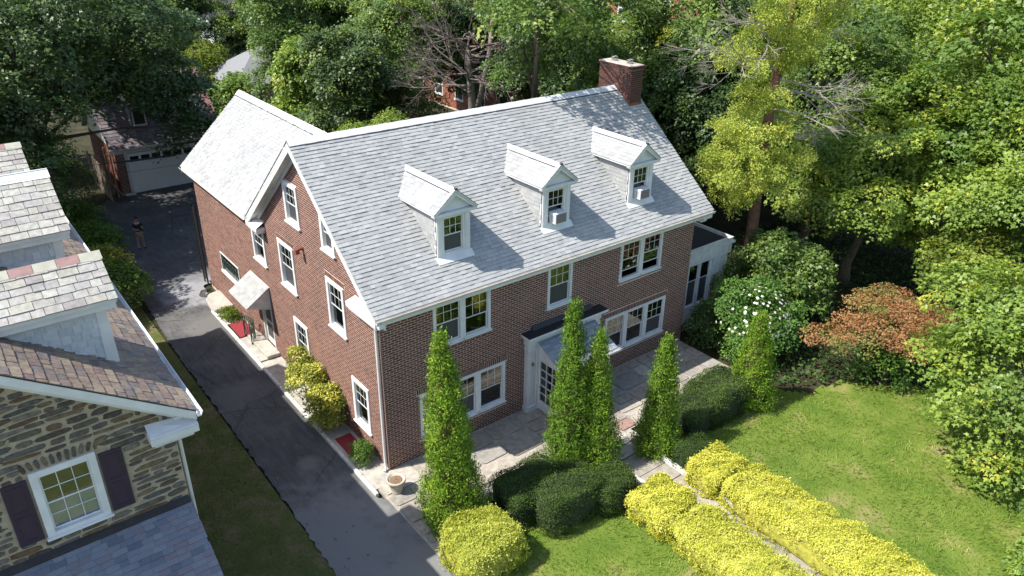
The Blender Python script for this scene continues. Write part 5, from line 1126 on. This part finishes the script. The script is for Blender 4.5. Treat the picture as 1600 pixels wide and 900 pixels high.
for lab, x, y, k, s, sz, ro in (
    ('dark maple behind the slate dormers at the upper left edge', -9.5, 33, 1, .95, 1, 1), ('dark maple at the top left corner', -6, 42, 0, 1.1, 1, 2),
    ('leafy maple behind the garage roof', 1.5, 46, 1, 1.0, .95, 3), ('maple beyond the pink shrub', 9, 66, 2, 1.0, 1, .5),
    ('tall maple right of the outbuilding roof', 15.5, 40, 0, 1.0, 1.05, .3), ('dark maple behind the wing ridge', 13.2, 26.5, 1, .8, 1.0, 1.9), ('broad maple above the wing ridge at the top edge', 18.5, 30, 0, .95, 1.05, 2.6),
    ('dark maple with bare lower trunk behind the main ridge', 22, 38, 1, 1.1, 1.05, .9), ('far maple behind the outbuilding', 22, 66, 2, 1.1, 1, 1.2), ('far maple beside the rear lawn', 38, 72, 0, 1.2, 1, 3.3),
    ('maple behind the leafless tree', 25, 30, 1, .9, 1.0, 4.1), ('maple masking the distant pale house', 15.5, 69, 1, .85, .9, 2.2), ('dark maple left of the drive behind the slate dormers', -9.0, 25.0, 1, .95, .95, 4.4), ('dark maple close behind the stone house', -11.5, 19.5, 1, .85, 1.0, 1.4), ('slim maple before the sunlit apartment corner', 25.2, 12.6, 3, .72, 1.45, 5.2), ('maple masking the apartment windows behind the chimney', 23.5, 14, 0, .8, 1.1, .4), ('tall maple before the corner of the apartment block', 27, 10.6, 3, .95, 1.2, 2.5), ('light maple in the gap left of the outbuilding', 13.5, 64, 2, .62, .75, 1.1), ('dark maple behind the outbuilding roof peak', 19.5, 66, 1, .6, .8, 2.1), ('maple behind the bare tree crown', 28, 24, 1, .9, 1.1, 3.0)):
    btree(lab, x, y, k, s, sz, ro)
tree('evergreen_tree', 'feathery light green evergreen beside the outbuilding roof', (12.0, 32.5, -.1), lobes_for(2.6, 9.5, 1.5, 9, 5), dict(clumps=400, per=50, leaf=.22, rc=(.35, .7), shape=LEAF_D), MAPLE_L, r=.16)
# maple close behind the house: its boughs shade the end of the roof
tree('maple_tree', 'sunlit maple leaning over the main ridge beside the chimney', (16.2, 12.4, -.1), [(-2.2, -2.4, 12.6, 2.6, 2.4, 1.7), (-5.8, -7.6, 13.6, 1.6, 1.1, .5), (-4.5, -8.7, 12.9, 1.3, .8, .45), (-6.8, -6.6, 14.2, 1.4, 1.1, .5), (-4.0, -5.0, 13.6, 1.8, 1.5, .8), (1.5, 0, 11.5, 3, 2.8, 2.2), (-.5, 1.5, 14.5, 3.6, 3.4, 2.4), (3.4, 1.6, 10, 2.4, 2.4, 1.8), (3.0, -1.6, 13.5, 2.6, 2.4, 1.8), (0, .5, 9.4, 2.0, 2.0, 1.2), (-3, -1, 16, 3, 3, 1.8)],
     dict(clumps=400, per=85, leaf=.195, rc=(.45, 1.0), shape=LEAF_T, flat=.3, noise=.38, inner=.12, droop=.4), MAPLE, r=.26, n=9)
btree('dark maple to the right of the chimney', 24.5, 8.6, 1, .72, 1.05, 2.2); btree('maple before the brick apartment block', 28, 16, 0, .78, 1.1, 1.4)
# leafless tree over the ridge
bt = thing('bare_tree', 'leafless tree of grey-brown twigs behind the middle of the ridge', 'tree', (17.2, 19, -.1)); rr = random.Random(12); mb = MB()
mb.tube([(17.2, 19, -.2), (17, 18.9, 4), (16.6, 18.7, 7.5), (16.2, 18.4, 9.5)], [.3, .26, .2, .14], 8); mb.tube([(17, 18.9, 5), (18.2, 19, 9), (18.6, 19, 12.5)], [.2, .15, .1], 7); mb.build('trunk', plain('bare_bark', (.22, .18, .15), .9, .3, 6, .6, 16), bt, smooth=True)
mb = MB()
for i in range(24):
    a = rr.uniform(2.0, 5.6); p = Vector((16.4, 18.5, rr.uniform(7, 10.5))); bare(mb, p, Vector((math.cos(a), math.sin(a), rr.uniform(-.1, .7))).normalized(), rr.uniform(1.5, 2.3), .06, 4, rr, .6, .05)
mb.build('crown', BARK_B, bt)
# tall conifer with dead limbs right of the house
cbs = (19.6, .5, -.1); cf = thing('conifer_tree', 'tall yellow-green conifer with bare red trunk and dead grey limbs', 'tree', cbs); mb = MB()
mb.tube([(19.6, .5, -.2), (19.55, .55, 3), (19.4, .6, 6.5), (19.3, .5, 10), (19.5, .4, 13.5), (19.6, .3, 17)], [.32, .27, .23, .19, .14, .06], 10); mb.build('trunk', BARK_R, cf, smooth=True)
rr = random.Random(77); clob = []
for c_, r_, n_ in (((-.9, .3, 7.4), (2.3, 2.0, 2.5), 62), ((-.3, 0, 14.4), (3.0, 2.6, 2.3), 40), ((-.6, .2, 10.9), (1.9, 1.6, 1.5), 22), ((1.6, -.4, 12.0), (1.5, 1.4, 1.0), 9), ((-1.9, .8, 11.9), (.9, .9, .7), 4)):
    for i in range(n_):
        d_ = Vector((rr.gauss(0, 1), rr.gauss(0, 1), rr.gauss(0, 1))).normalized()*rr.uniform(.55, 1.0); w_ = rr.uniform(.4, .72); clob.append((c_[0]+d_.x*r_[0], c_[1]+d_.y*r_[1], c_[2]+d_.z*r_[2], w_, w_, w_*.75))
put('crown', crown('crown', clob, 1150, 88, .12, CONI, rc=(.2, .42), flat=.6, up=.35, noise=.8, shape=LEAF_N, inner=.3, droop=.1), cbs, cf)
mb = MB(); rr = random.Random(5)
for z, a, L, dz in ((10.9, 3.0, 2.0, .2), (11.4, 2.6, 2.3, .1), (11.8, 3.3, 1.6, .4), (10.2, 5.4, 1.9, -.2), (9.3, 5.2, 1.7, -.1), (9.8, 5.9, 1.5, .1), (8.6, 5.6, 1.4, -.3), (14, 2.8, 1.8, .5), (11.0, 2.2, 1.9, .3), (12.4, 3.1, 2.0, .3), (10.6, 5.0, 1.6, -.1), (9.0, 6.0, 1.7, -.3), (12.6, 5.6, 1.5, .2)):
    bare(mb, Vector((19.35, .5, z)), Vector((math.cos(a), math.sin(a), dz)).normalized(), L, .05, 4, rr, .6, .1)
mb.build('dead_limbs', BARK_G, cf)
# --- right-hand wood
for lab, x, y, k, s, sz, ro in (
    ('maple at the wood edge behind the bronze maple', 25.6, -1.2, 2, .8, .95, .2), ('tall maple right of the conifer', 28.5, 3.0, 0, 1.0, 1.0, 1.1), ('pale sunlit maple at the right edge of the wood', 30, -4.6, 2, 1.05, 1.0, 2.4),
    ('tall far maple at the top right', 38, 4, 2, 1.1, 1.1, .7), ('maple at the far right edge behind the lawn', 26.5, -8.4, 2, .9, .95, 3.5), ('far maple in the top right corner', 40, -5, 2, 1.15, 1.1, 4.4),
    ('maple between the conifer and the apartment block', 34, 10, 1, 1.0, 1.1, 5.0), ('tall far maple above the conifer', 45, 13, 0, 1.25, 1.1, 2.0), ('far maple behind the tall wood', 50, 2, 2, 1.3, 1.1, 1.0), ('maple deep in the wood', 34.5, -.2, 0, 1.0, .9, 3.9)):
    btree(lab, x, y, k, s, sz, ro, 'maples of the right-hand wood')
tree('maple_tree', 'low spreading maple overhanging the lawn at the right edge', (17.0, -12.0, -.1), [(0, 0, 4.2, 2.6, 2.4, 1.6), (-1.5, .6, 2.6, 1.7, 1.5, .9), (-1.7, -.9, 1.2, 1.3, 1.2, .6), (.4, -2.2, 1.2, 1.4, 1.2, .7), (1.6, 1, 3.4, 2.0, 2.0, 1.2), (1.2, 2.2, 5.2, 1.9, 1.8, 1.2), (-.5, -1.5, 2.3, 1.7, 1.5, .9), (.6, .2, 6.2, 2, 2, 1.2), (2.6, -.5, 5, 2, 2, 1.5), (-.8, 1.8, 3.6, 1.3, 1.2, .7)],
     dict(clumps=330, per=88, leaf=.165, rc=(.4, .9), flat=.2, inner=.12, tint_sd=.2, shape=LEAF_T, noise=.36, droop=.35), MAPLE_L, r=.16)
tree('yellowing_maple', 'yellow-tinged young maple above the bronze maple', (22.6, -7.6, -.1), [(0, 0, 4.6, 1.7, 1.5, .9), (-.8, .5, 3.8, 1.1, 1.0, .6), (1.0, .2, 5.2, 1.3, 1.2, .8)], dict(clumps=90, per=60, leaf=.16, rc=(.35, .7), flat=.25, tint_sd=.25), YELL, r=.09, n=4)
tree('bronze_maple', 'low spreading bronze-orange maple beside the lawn', (19.0, -7.0, -.1), [(0, 0, 2.65, 1.9, 1.7, .55), (-1.5, .9, 2.25, 1.4, 1.2, .4), (-2.3, 1.5, 2.0, .9, .8, .3), (1.3, -.5, 2.5, 1.4, 1.2, .45), (2.3, -1.2, 2.4, 1.0, .9, .35), (-.3, -1.0, 2.3, 1.1, .8, .35), (.5, 1.0, 2.9, 1.3, 1.2, .45)],
     dict(clumps=245, per=90, leaf=.093, rc=(.25, .55), flat=.25, up=1.0, noise=.5, inner=.15, tint_sd=.28, shape=LEAF_T), JMAP, r=.11, n=8)
tree('leafy_shrub', 'green leafy shrub under the bronze maple', (18.9, -7.0, -.1), [(0, 0, .75, 1.4, 1.1, .7), (.9, -.5, .9, .9, .8, .6)], dict(clumps=110, per=45, leaf=.13, rc=(.25, .5), shape=LEAF_O), BUSH, r=.04, n=4, cat='shrub')
tree('maple_sapling', 'young maple sapling between the rose bush and the conifer trunk', (19.6, -1.9, -.1), [(0, 0, 2.6, 1.5, 1.4, 1.2), (-.7, .6, 3.6, 1.1, 1.0, .7), (.9, .2, 2.0, 1.3, 1.2, .9), (.1, -.6, 1.4, 1.2, 1.0, .8)], dict(clumps=230, per=52, leaf=.18, rc=(.35, .65), flat=.3, shape=LEAF_T), MAPLE, r=.08, n=5)
tree('dark_shrub', 'dark shrub against the far front corner of the brick wall', (15.1, -.75, -.05), [(0, 0, .8, .8, .7, .8), (.4, .2, 1.3, .6, .5, .5), (.3, -.5, .7, .7, .5, .6)], dict(clumps=150, per=42, leaf=.11, rc=(.22, .42), shape=LEAF_O), MAPLE_D, r=.04, n=5, cat='shrub')
rs = tree('flowering_bush', 'large bush with white blossoms at the far end of the patio', (15.75, -2.5, -.1), [(0, 0, 1.5, 1.5, 1.3, 1.3), (-.7, -.5, 1.0, 1.0, .9, 1.0), (.8, .2, 2.3, 1.1, 1.0, .9), (-.4, .5, 2.6, 1.0, .9, .8), (.7, -.7, 1.1, 1.2, 1.0, .9), (1.6, -.6, 1.6, .9, .9, .8)], dict(clumps=420, per=46, leaf=.12, rc=(.25, .48), shape=LEAF_D), ROSE, r=.06, n=9, cat='bush')
d = sph(150); d[:, 2] = np.abs(d[:, 2])*.9; d[:, 1] -= .25; d = norm(d); C = np.array((0.1, -.1, 1.65))+d*np.array((1.75, 1.5, 1.55)); C = np.repeat(C, 5, 0); ang = np.tile(np.arange(5)*1.2566, 150); dn = np.repeat(d, 5, 0); a1 = norm(np.cross(dn, np.array([0, 0, 1.]))); b1 = np.cross(dn, a1)
o = put('blossoms', leaf_mesh('blossoms', C, dn, a1*np.cos(ang)[:, None]+b1*np.sin(ang)[:, None], np.full(750, .07), RNG.random(750), LEAF_O, PETAL), (15.75, -2.5, -.1), rs); o['kind'] = 'stuff'
# shrubs along the drive, behind the stone house
for lab, x, y, s, mt in (('dark shrub at the foot of the big maple', -3.6, 27.4, 1.25, BUSH), ('dark shrub behind the big maple trunk', -5.6, 31.5, 1.7, MAPLE_D), ('dark shrub left of the old board fence', -2.9, 34.0, 1.5, MAPLE_D), ('dark shrub behind the upper slate dormer', -7.6, 27.5, 1.9, MAPLE_D), ('dark shrub far behind the board fence', -3.5, 38.5, 2.2, MAPLE_D), ('round dark green shrub midway along the drive edge', -3.5, 23.8, 1.1, BUSH), ('yellow-green shrub beside the drive behind the slate dormer', -3.75, 20.6, 1.0, VARI), ('sprawling yellow-tipped shrub nearest the stone house eave', -3.9, 17.6, 1.2, BUSH)):
    tree('shrub', lab, (x, y, -.1), [(0, 0, .9*s, 1.0*s, 1.1*s, .8*s), (-.3, .4, 1.3*s, .7*s, .7*s, .5*s)], dict(clumps=130, per=42, leaf=.13, rc=(.25, .5), shape=LEAF_O, tint_sd=.25), mt, r=.04, n=4, group='shrubs along the drive', cat='shrub')
tree('shrub', 'olive-green shrub behind the wing ridge', (8.2, 15.0, -.1), [(0, 0, 5.6, 1.5, 1.3, 1.5), (.8, -.5, 7.0, .9, .8, 1.0), (-1.0, .3, 6.6, 1.0, .8, .9), (0, 0, 3.5, 1.4, 1.3, 1.5), (1.7, 0, 6.2, .8, .8, .9)], dict(clumps=260, per=60, leaf=.13, rc=(.3, .6), shape=LEAF_N, up=.9), CONI, r=.1, cat='shrub')
tree('laurel_shrub', 'dark broadleaf shrub behind the main ridge', (14.5, 16.5, -.1), [(0, 0, 3.4, 2.2, 1.6, 1.6), (-2.0, .4, 2.6, 1.6, 1.4, 1.3), (1.8, -.5, 4.2, 1.3, 1.2, 1.1)], dict(clumps=260, per=48, leaf=.18, rc=(.35, .65), shape=LEAF_T), MAPLE, r=.1, cat='shrub')
tree('green_shrub', 'bright green shrub before the outbuilding wall', (12.4, 47, .5), [(0, 0, 1.6, 1.8, 1.6, 1.5), (-1.2, 1, 1.2, 1.5, 1.3, 1.1), (.8, 1.6, 2.0, 1.3, 1.2, 1.2)], dict(clumps=200, per=40, leaf=.22, rc=(.35, .7), shape=LEAF_O), MAPLE_L, r=.06, cat='shrub')
tree('green_shrub', 'tall bright green shrub behind the garage verge', (12.6, 56, .6), [(0, 0, 2.2, 2.2, 2, 2), (1.5, 3, 2.4, 2, 2, 1.8), (-1.5, 4, 3, 2, 2, 2)], dict(clumps=240, per=40, leaf=.25, rc=(.4, .8), shape=LEAF_O), YELL, r=.08, cat='shrub')
tree('pink_shrub', 'pink flowering shrub in the far garden', (13.5, 62, -.1), [(0, 0, 1.8, 1.6, 1.4, 1.3)], dict(clumps=80, per=40, leaf=.22, rc=(.35, .6), shape=LEAF_O), PINK, r=.06, cat='shrub')
# house-side bushes
for lab, x, y, lob in (('yellow-green variegated bush under the side window, the taller of two', -.52, 5.3, [(0, 0, 1.0, .55, .95, .85), (.1, .5, 1.5, .4, .6, .6), (.15, -.6, 1.5, .35, .5, .5)]), ('round yellow variegated bush nearer the front corner', -.55, 3.5, [(0, 0, .8, .6, .75, .75), (0, -.1, 1.25, .5, .6, .5)])):
    tree('variegated_bush', lab, (x, y, -.05), lob, dict(clumps=150, per=52, leaf=.085, rc=(.16, .32), shape=LEAF_O, tint_sd=.26), VARI, r=.03, n=4, group='variegated bushes at the gable', cat='bush')
tree('small_shrub', 'small round green shrub by the kerb near the front downspout', (-.55, .95, -.05), [(0, 0, .42, .42, .42, .4)], dict(clumps=70, per=46, leaf=.06, rc=(.1, .2), shape=LEAF_O), BUSH, r=.02, n=3, cat='shrub')
tree('weed_clump', 'patch of bright weeds on the strip behind the red mat', (-.5, 13.6, -.05), [(0, 0, .2, .35, .7, .22)], dict(clumps=60, per=30, leaf=.08, rc=(.1, .2), shape=LEAF_O), YELL, r=.01, n=2, cat='plant')
tree('climbing_vine', 'vine climbing at the sunroom window beside the flowering bush', (16.6, .2, -.1), [(.3, 0, 1.9, .2, .12, .7), (.6, 0, 1.2, .4, .2, .6), (1.0, .0, 2.3, .18, .12, .5)], dict(clumps=50, per=26, leaf=.11, rc=(.12, .25), shape=LEAF_O), MAPLE, r=.03, n=3, cat='vine')
tree('climbing_vine', 'ivy climbing the red conifer trunk', (19.5, .3, -.1), [(-.05, -.2, 1.2, .35, .35, 1.2), (-.05, -.15, 3.2, .3, .3, .8), (-.3, .1, 2.2, .25, .3, .9)], dict(clumps=90, per=28, leaf=.12, rc=(.14, .28), shape=LEAF_O), MAPLE, r=.03, n=2, cat='vine')

# ---- clipped and columnar evergreens
def lump(P, f, a): return a*(np.sin(P[:, 0]*f+P[:, 1]*1.7*f+1)+np.sin(P[:, 1]*1.3*f-P[:, 2]*f*1.1+2)+np.sin(P[:, 2]*1.6*f+P[:, 0]*.8*f))/3
def columnar(label, x, y, H, R_, lean=(0, 0), seed=1, n=16000):
    t = thing('columnar_evergreen', label, 'tree', (x, y, -.1), 'columnar evergreens along the patio')
    mb = MB(); mb.tube([(x, y, -.1), (x+lean[0]*.5, y+lean[1]*.5, H*.5)], [.09, .05], 7); mb.build('trunk', BARK, t)
    prof = lambda h: R_*np.minimum(1, .62+h*5)*np.power(np.maximum(0, 1-h), .80)*(1+.10*np.sin(h*9+seed*2))*(1-.12*np.exp(-((h-.45)/.18)**2))+.025
    nc = n//32; h = 1-np.sqrt(RNG.random(nc)*.985+.005); h = np.where(RNG.random(nc) < .35, RNG.random(nc), h); a = RNG.uniform(0, 6.283, nc)
    o_ = np.stack([np.cos(a), np.sin(a), np.zeros(nc)], 1); P0 = np.stack([np.cos(a)*3+seed, np.sin(a)*3, h*H], 1)
    r = prof(h)*(RNG.uniform(.74, 1.08, nc)+lump(P0, 1.7, .22)+lump(P0, 4.5, .10)); C = o_*r[:, None]; C[:, 2] = h*H; C[:, 0] += lean[0]*h; C[:, 1] += lean[1]*h
    i = np.repeat(np.arange(nc), 32); m_ = len(i); up = norm(o_*.7+np.array([0, 0, 1.0])); s = .095
    P = C[i]+RNG.normal(size=(m_, 3))*np.array([.075, .075, .11])+up[i]*.05; nv = o_[i]+RNG.normal(size=(m_, 3))*.55+np.array([0, 0, .15]); A = up[i]+RNG.normal(size=(m_, 3))*.45
    ct = np.clip(.45+RNG.normal(size=nc)*.22, 0, 1)
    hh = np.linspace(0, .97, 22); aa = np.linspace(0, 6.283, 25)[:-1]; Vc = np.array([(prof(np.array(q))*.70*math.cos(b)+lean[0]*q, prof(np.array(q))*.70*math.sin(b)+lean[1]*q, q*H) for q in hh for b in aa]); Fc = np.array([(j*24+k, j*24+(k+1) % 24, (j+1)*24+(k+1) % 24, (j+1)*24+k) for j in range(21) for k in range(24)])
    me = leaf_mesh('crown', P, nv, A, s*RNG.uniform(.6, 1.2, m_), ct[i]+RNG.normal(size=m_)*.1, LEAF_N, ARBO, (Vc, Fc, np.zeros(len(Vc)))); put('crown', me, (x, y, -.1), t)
columnar('tallest columnar evergreen, standing before the left window group', .45, -3.25, 6.75, 1.0, (-.40, -.05), 1, 38000)
columnar('tall columnar evergreen before the entrance, with a shorter one against it', 5.05, -3.35, 6.2, .86, (-.16, 0), 2, 28000)
columnar('shorter columnar evergreen on the right flank of the entrance evergreen', 5.78, -3.85, 5.25, .72, (-.24, 0), 3, 24000)
columnar('columnar evergreen standing alone right of the patio steps', 7.95, -4.6, 4.5, .74, (0, 0), 4, 22000)
columnar('small columnar evergreen at the far end of the clipped yew', 13.0, -4.75, 3.85, .92, (-.1, 0), 5, 21000)
def hedge(name, label, c, half, H, mat, n, core, leaf=.075, blobs=None, ex=.55, group=None, spray=.0, cat='hedge', rot=0, shape=LEAF_N, rough=.10):
    t = thing(name, label, cat, (c[0], c[1], -.1), group)
    bl = blobs or [(0, 0, half[0], half[1], H)]; Ps = []; Ns = []; Vc = []; Fc = []; off = 0
    vol = np.array([b[2]*b[3]+b[4]*(b[2]+b[3])*.6 for b in bl]); vol = vol/vol.sum()
    def pt(d, b):
        e = np.sign(d)*np.abs(d)**ex; e /= np.maximum(1e-6, np.max(np.abs(e), axis=1, keepdims=True))**.35
        P = np.stack([b[0]+e[:, 0]*b[2], b[1]+e[:, 1]*b[3], np.maximum(.0, b[4]*.46+e[:, 2]*b[4]*.52)], 1); return P
    for b, v_ in zip(bl, vol):
        k = int(n*v_); d = sph(k); k2_ = int(k*.28); uv = RNG.uniform(-1, 1, (k2_, 2)); d[:k2_] = norm(np.stack([np.sign(uv[:, 0])*np.abs(uv[:, 0])**(1/ex), np.sign(uv[:, 1])*np.abs(uv[:, 1])**(1/ex), np.ones(k2_)], 1)); P = pt(d, b); N = norm(d/np.array([b[2], b[3], b[4]*.5]))
        P = P+N*(lump(P+c[0], 4.2, rough)+lump(P+c[1], 11, rough*.45)+RNG.normal(size=k)*.018)[:, None]; Ps.append(P); Ns.append(N)
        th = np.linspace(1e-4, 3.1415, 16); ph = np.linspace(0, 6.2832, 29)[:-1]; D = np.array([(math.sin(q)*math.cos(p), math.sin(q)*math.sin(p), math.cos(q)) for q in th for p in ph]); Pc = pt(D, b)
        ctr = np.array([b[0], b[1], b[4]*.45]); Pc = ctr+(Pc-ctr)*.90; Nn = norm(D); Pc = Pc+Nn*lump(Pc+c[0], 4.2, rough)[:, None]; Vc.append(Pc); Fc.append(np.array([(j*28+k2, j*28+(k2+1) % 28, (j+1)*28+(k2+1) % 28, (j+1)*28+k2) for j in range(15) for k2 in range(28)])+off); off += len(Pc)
    P = np.vstack(Ps); N = np.vstack(Ns); m_ = len(P); nv = N+RNG.normal(size=(m_, 3))*.6; A = N*.6+np.array([0, 0, .5])+RNG.normal(size=(m_, 3))*.8
    sh_ = RNG.random(m_) < .05; P[sh_] += N[sh_]*RNG.uniform(.03, .13, (int(sh_.sum()), 1)); ti = .5+lump(P, 3, .2)+lump(P, 9, .15)+RNG.normal(size=m_)*.16
    put('foliage', leaf_mesh('foliage', P, nv, A, leaf*RNG.uniform(.6, 1.3, m_), ti, shape, mat), (c[0], c[1], -.1), t)
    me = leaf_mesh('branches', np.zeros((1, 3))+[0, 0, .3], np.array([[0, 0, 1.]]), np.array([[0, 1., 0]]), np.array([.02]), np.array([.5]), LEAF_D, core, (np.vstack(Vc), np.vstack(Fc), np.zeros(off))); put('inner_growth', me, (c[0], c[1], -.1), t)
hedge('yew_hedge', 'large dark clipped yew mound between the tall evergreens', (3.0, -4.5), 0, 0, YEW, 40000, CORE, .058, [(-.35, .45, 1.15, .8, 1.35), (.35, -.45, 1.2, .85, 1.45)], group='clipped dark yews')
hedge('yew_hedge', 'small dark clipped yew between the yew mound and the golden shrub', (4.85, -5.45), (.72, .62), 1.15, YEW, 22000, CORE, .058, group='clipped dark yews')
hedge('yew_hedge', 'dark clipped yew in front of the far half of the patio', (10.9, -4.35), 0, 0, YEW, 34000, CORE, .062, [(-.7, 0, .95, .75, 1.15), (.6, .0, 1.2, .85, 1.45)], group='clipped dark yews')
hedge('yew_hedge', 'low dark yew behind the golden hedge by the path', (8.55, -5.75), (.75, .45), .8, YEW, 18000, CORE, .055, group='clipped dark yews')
GK = dict(ex=.46, shape=LEAF_N, rough=.13)
hedge('golden_shrub', 'round golden-yellow shrub at the drive end of the lawn', (.15, -5.05), (1.02, .95), 1.35, GOLD, 28000, CORE_G, .08, group='golden shrubs', cat='shrub', ex=.66, shape=LEAF_N, rough=.12)
hedge('golden_shrub', 'golden-yellow shrub left of the path beside the small yew', (5.6, -6.95), (.8, .78), .95, GOLD, 22000, CORE_G, .08, group='golden shrubs', cat='shrub', **GK)
hedge('golden_hedge', 'golden-yellow hedge left of the garden path', (5.72, -10.4), (.88, 2.75), .92, GOLD, 43000, CORE_G, .075, group='golden shrubs', **GK)
hedge('golden_shrub', 'golden-yellow shrub right of the path behind the long hedge', (8.3, -6.9), (.85, .62), .9, GOLD, 19000, CORE_G, .08, group='golden shrubs', cat='shrub', **GK)
hedge('golden_hedge', 'long golden-yellow hedge right of the garden path', (8.42, -10.7), (.98, 3.2), .95, GOLD, 50000, CORE_G, .075, group='golden shrubs', **GK)
tree('small_shrub', 'leafy green shrub at the lower right corner of the lawn', (12.6, -15.2, -.1), [(0, 0, .6, 1.0, .8, .6), (.8, .3, .8, .8, .7, .6)], dict(clumps=90, per=42, leaf=.13, rc=(.25, .45), shape=LEAF_O), MAPLE_L, r=.03, n=3, cat='shrub')

# grass blades and ground ivy
def blades(name, n, x0, x1, y0, y1, z, mat, inside, L=.13, lay_=.9, kind='stuff', lab='', cat='grass'):
    P = np.stack([RNG.uniform(x0, x1, n), RNG.uniform(y0, y1, n), np.full(n, z)], 1); P = P[inside(P[:, 0], P[:, 1])]; k = len(P)
    a = 2.2*np.sin(P[:, 0]*.9+P[:, 1]*.5)+1.9*np.sin(P[:, 1]*1.1-P[:, 0]*.35+1)+RNG.normal(size=k)*.9
    A = np.stack([np.cos(a)*lay_, np.sin(a)*lay_, RNG.uniform(.25, .9, k)], 1); N = np.stack([-np.cos(a)*.5, -np.sin(a)*.5, np.full(k, 1.)], 1)+RNG.normal(size=(k, 3))*.35
    t = .42+.20*np.sin(P[:, 0]*1.3+1+np.sin(P[:, 1]*.8))*np.sin(P[:, 1]*1.1+.7*np.sin(P[:, 0]*1.7))+.14*np.sin(P[:, 0]*3.1+P[:, 1]*2.2+np.sin(P[:, 0]*5))+RNG.normal(size=k)*.17
    sh = np.array([(-.07, 0, 0), (.07, 0, 0), (.05, .6, .05), (0, 1, 0)]); o = put(name, leaf_mesh(name, P, N, A, L*RNG.uniform(.5, 1.4, k), t, sh, mat), (0, 0, 0), None); tag(o, lab, cat, kind=kind)
blades('lawn_grass', 64000, .6, 19, -20, -3.9, -.115, GRASS, lambda x, y: ~((x < 13.2) & (y > -4.3)) & ~((x > 6.2) & (x < 7.9)) & ~((x > 14.5) & (y > -8.2+(19.5-x)*.6)), .14, .9, lab='long wispy lawn grass in front of the patio')
blades('strip_grass', 26000, -6.5, -3.35, -8, 20, -.115, leafy('dry_grass', G((0, (.08, .105, .025)), (.5, (.13, .15, .04)), (1, (.26, .21, .10))), .2), lambda x, y: x < -3.42+.06*np.sin(y*3), .09, .7, lab='short patchy grass beside the drive')
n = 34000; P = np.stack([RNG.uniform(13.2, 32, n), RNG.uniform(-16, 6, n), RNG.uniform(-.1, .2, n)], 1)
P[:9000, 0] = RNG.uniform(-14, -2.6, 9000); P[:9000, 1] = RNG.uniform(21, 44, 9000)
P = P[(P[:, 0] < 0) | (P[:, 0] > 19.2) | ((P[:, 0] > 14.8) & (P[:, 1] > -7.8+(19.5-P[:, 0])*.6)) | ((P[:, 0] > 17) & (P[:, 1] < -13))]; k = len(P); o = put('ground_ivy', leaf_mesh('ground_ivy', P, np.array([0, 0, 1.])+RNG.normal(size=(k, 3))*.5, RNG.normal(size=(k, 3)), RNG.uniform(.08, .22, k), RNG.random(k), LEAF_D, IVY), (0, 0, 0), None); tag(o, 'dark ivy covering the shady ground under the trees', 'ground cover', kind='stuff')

n = 2600; P = np.stack([RNG.uniform(-6.3, 17, n), RNG.uniform(-13, 30, n), np.full(n, -.04)], 1)
P = P[((P[:, 0] < -1.0) & (P[:, 0] > -6.2)) | ((P[:, 1] < -5.5) & (P[:, 0] > 8) & (P[:, 1] > -13))]; k = len(P); o = put('fallen_leaves', leaf_mesh('fallen_leaves', P, np.array([0, 0, 1.])+RNG.normal(size=(k, 3))*.35, RNG.normal(size=(k, 3)), RNG.uniform(.04, .11, k), RNG.random(k), LEAF_D, leafy('dry_leaf', G((0, (.14, .09, .04)), (.6, (.22, .16, .06)), (1, (.3, .27, .08))), .1)), (0, 0, 0), None); tag(o, 'dry fallen leaves scattered over the drive and lawn', 'leaves', kind='stuff')
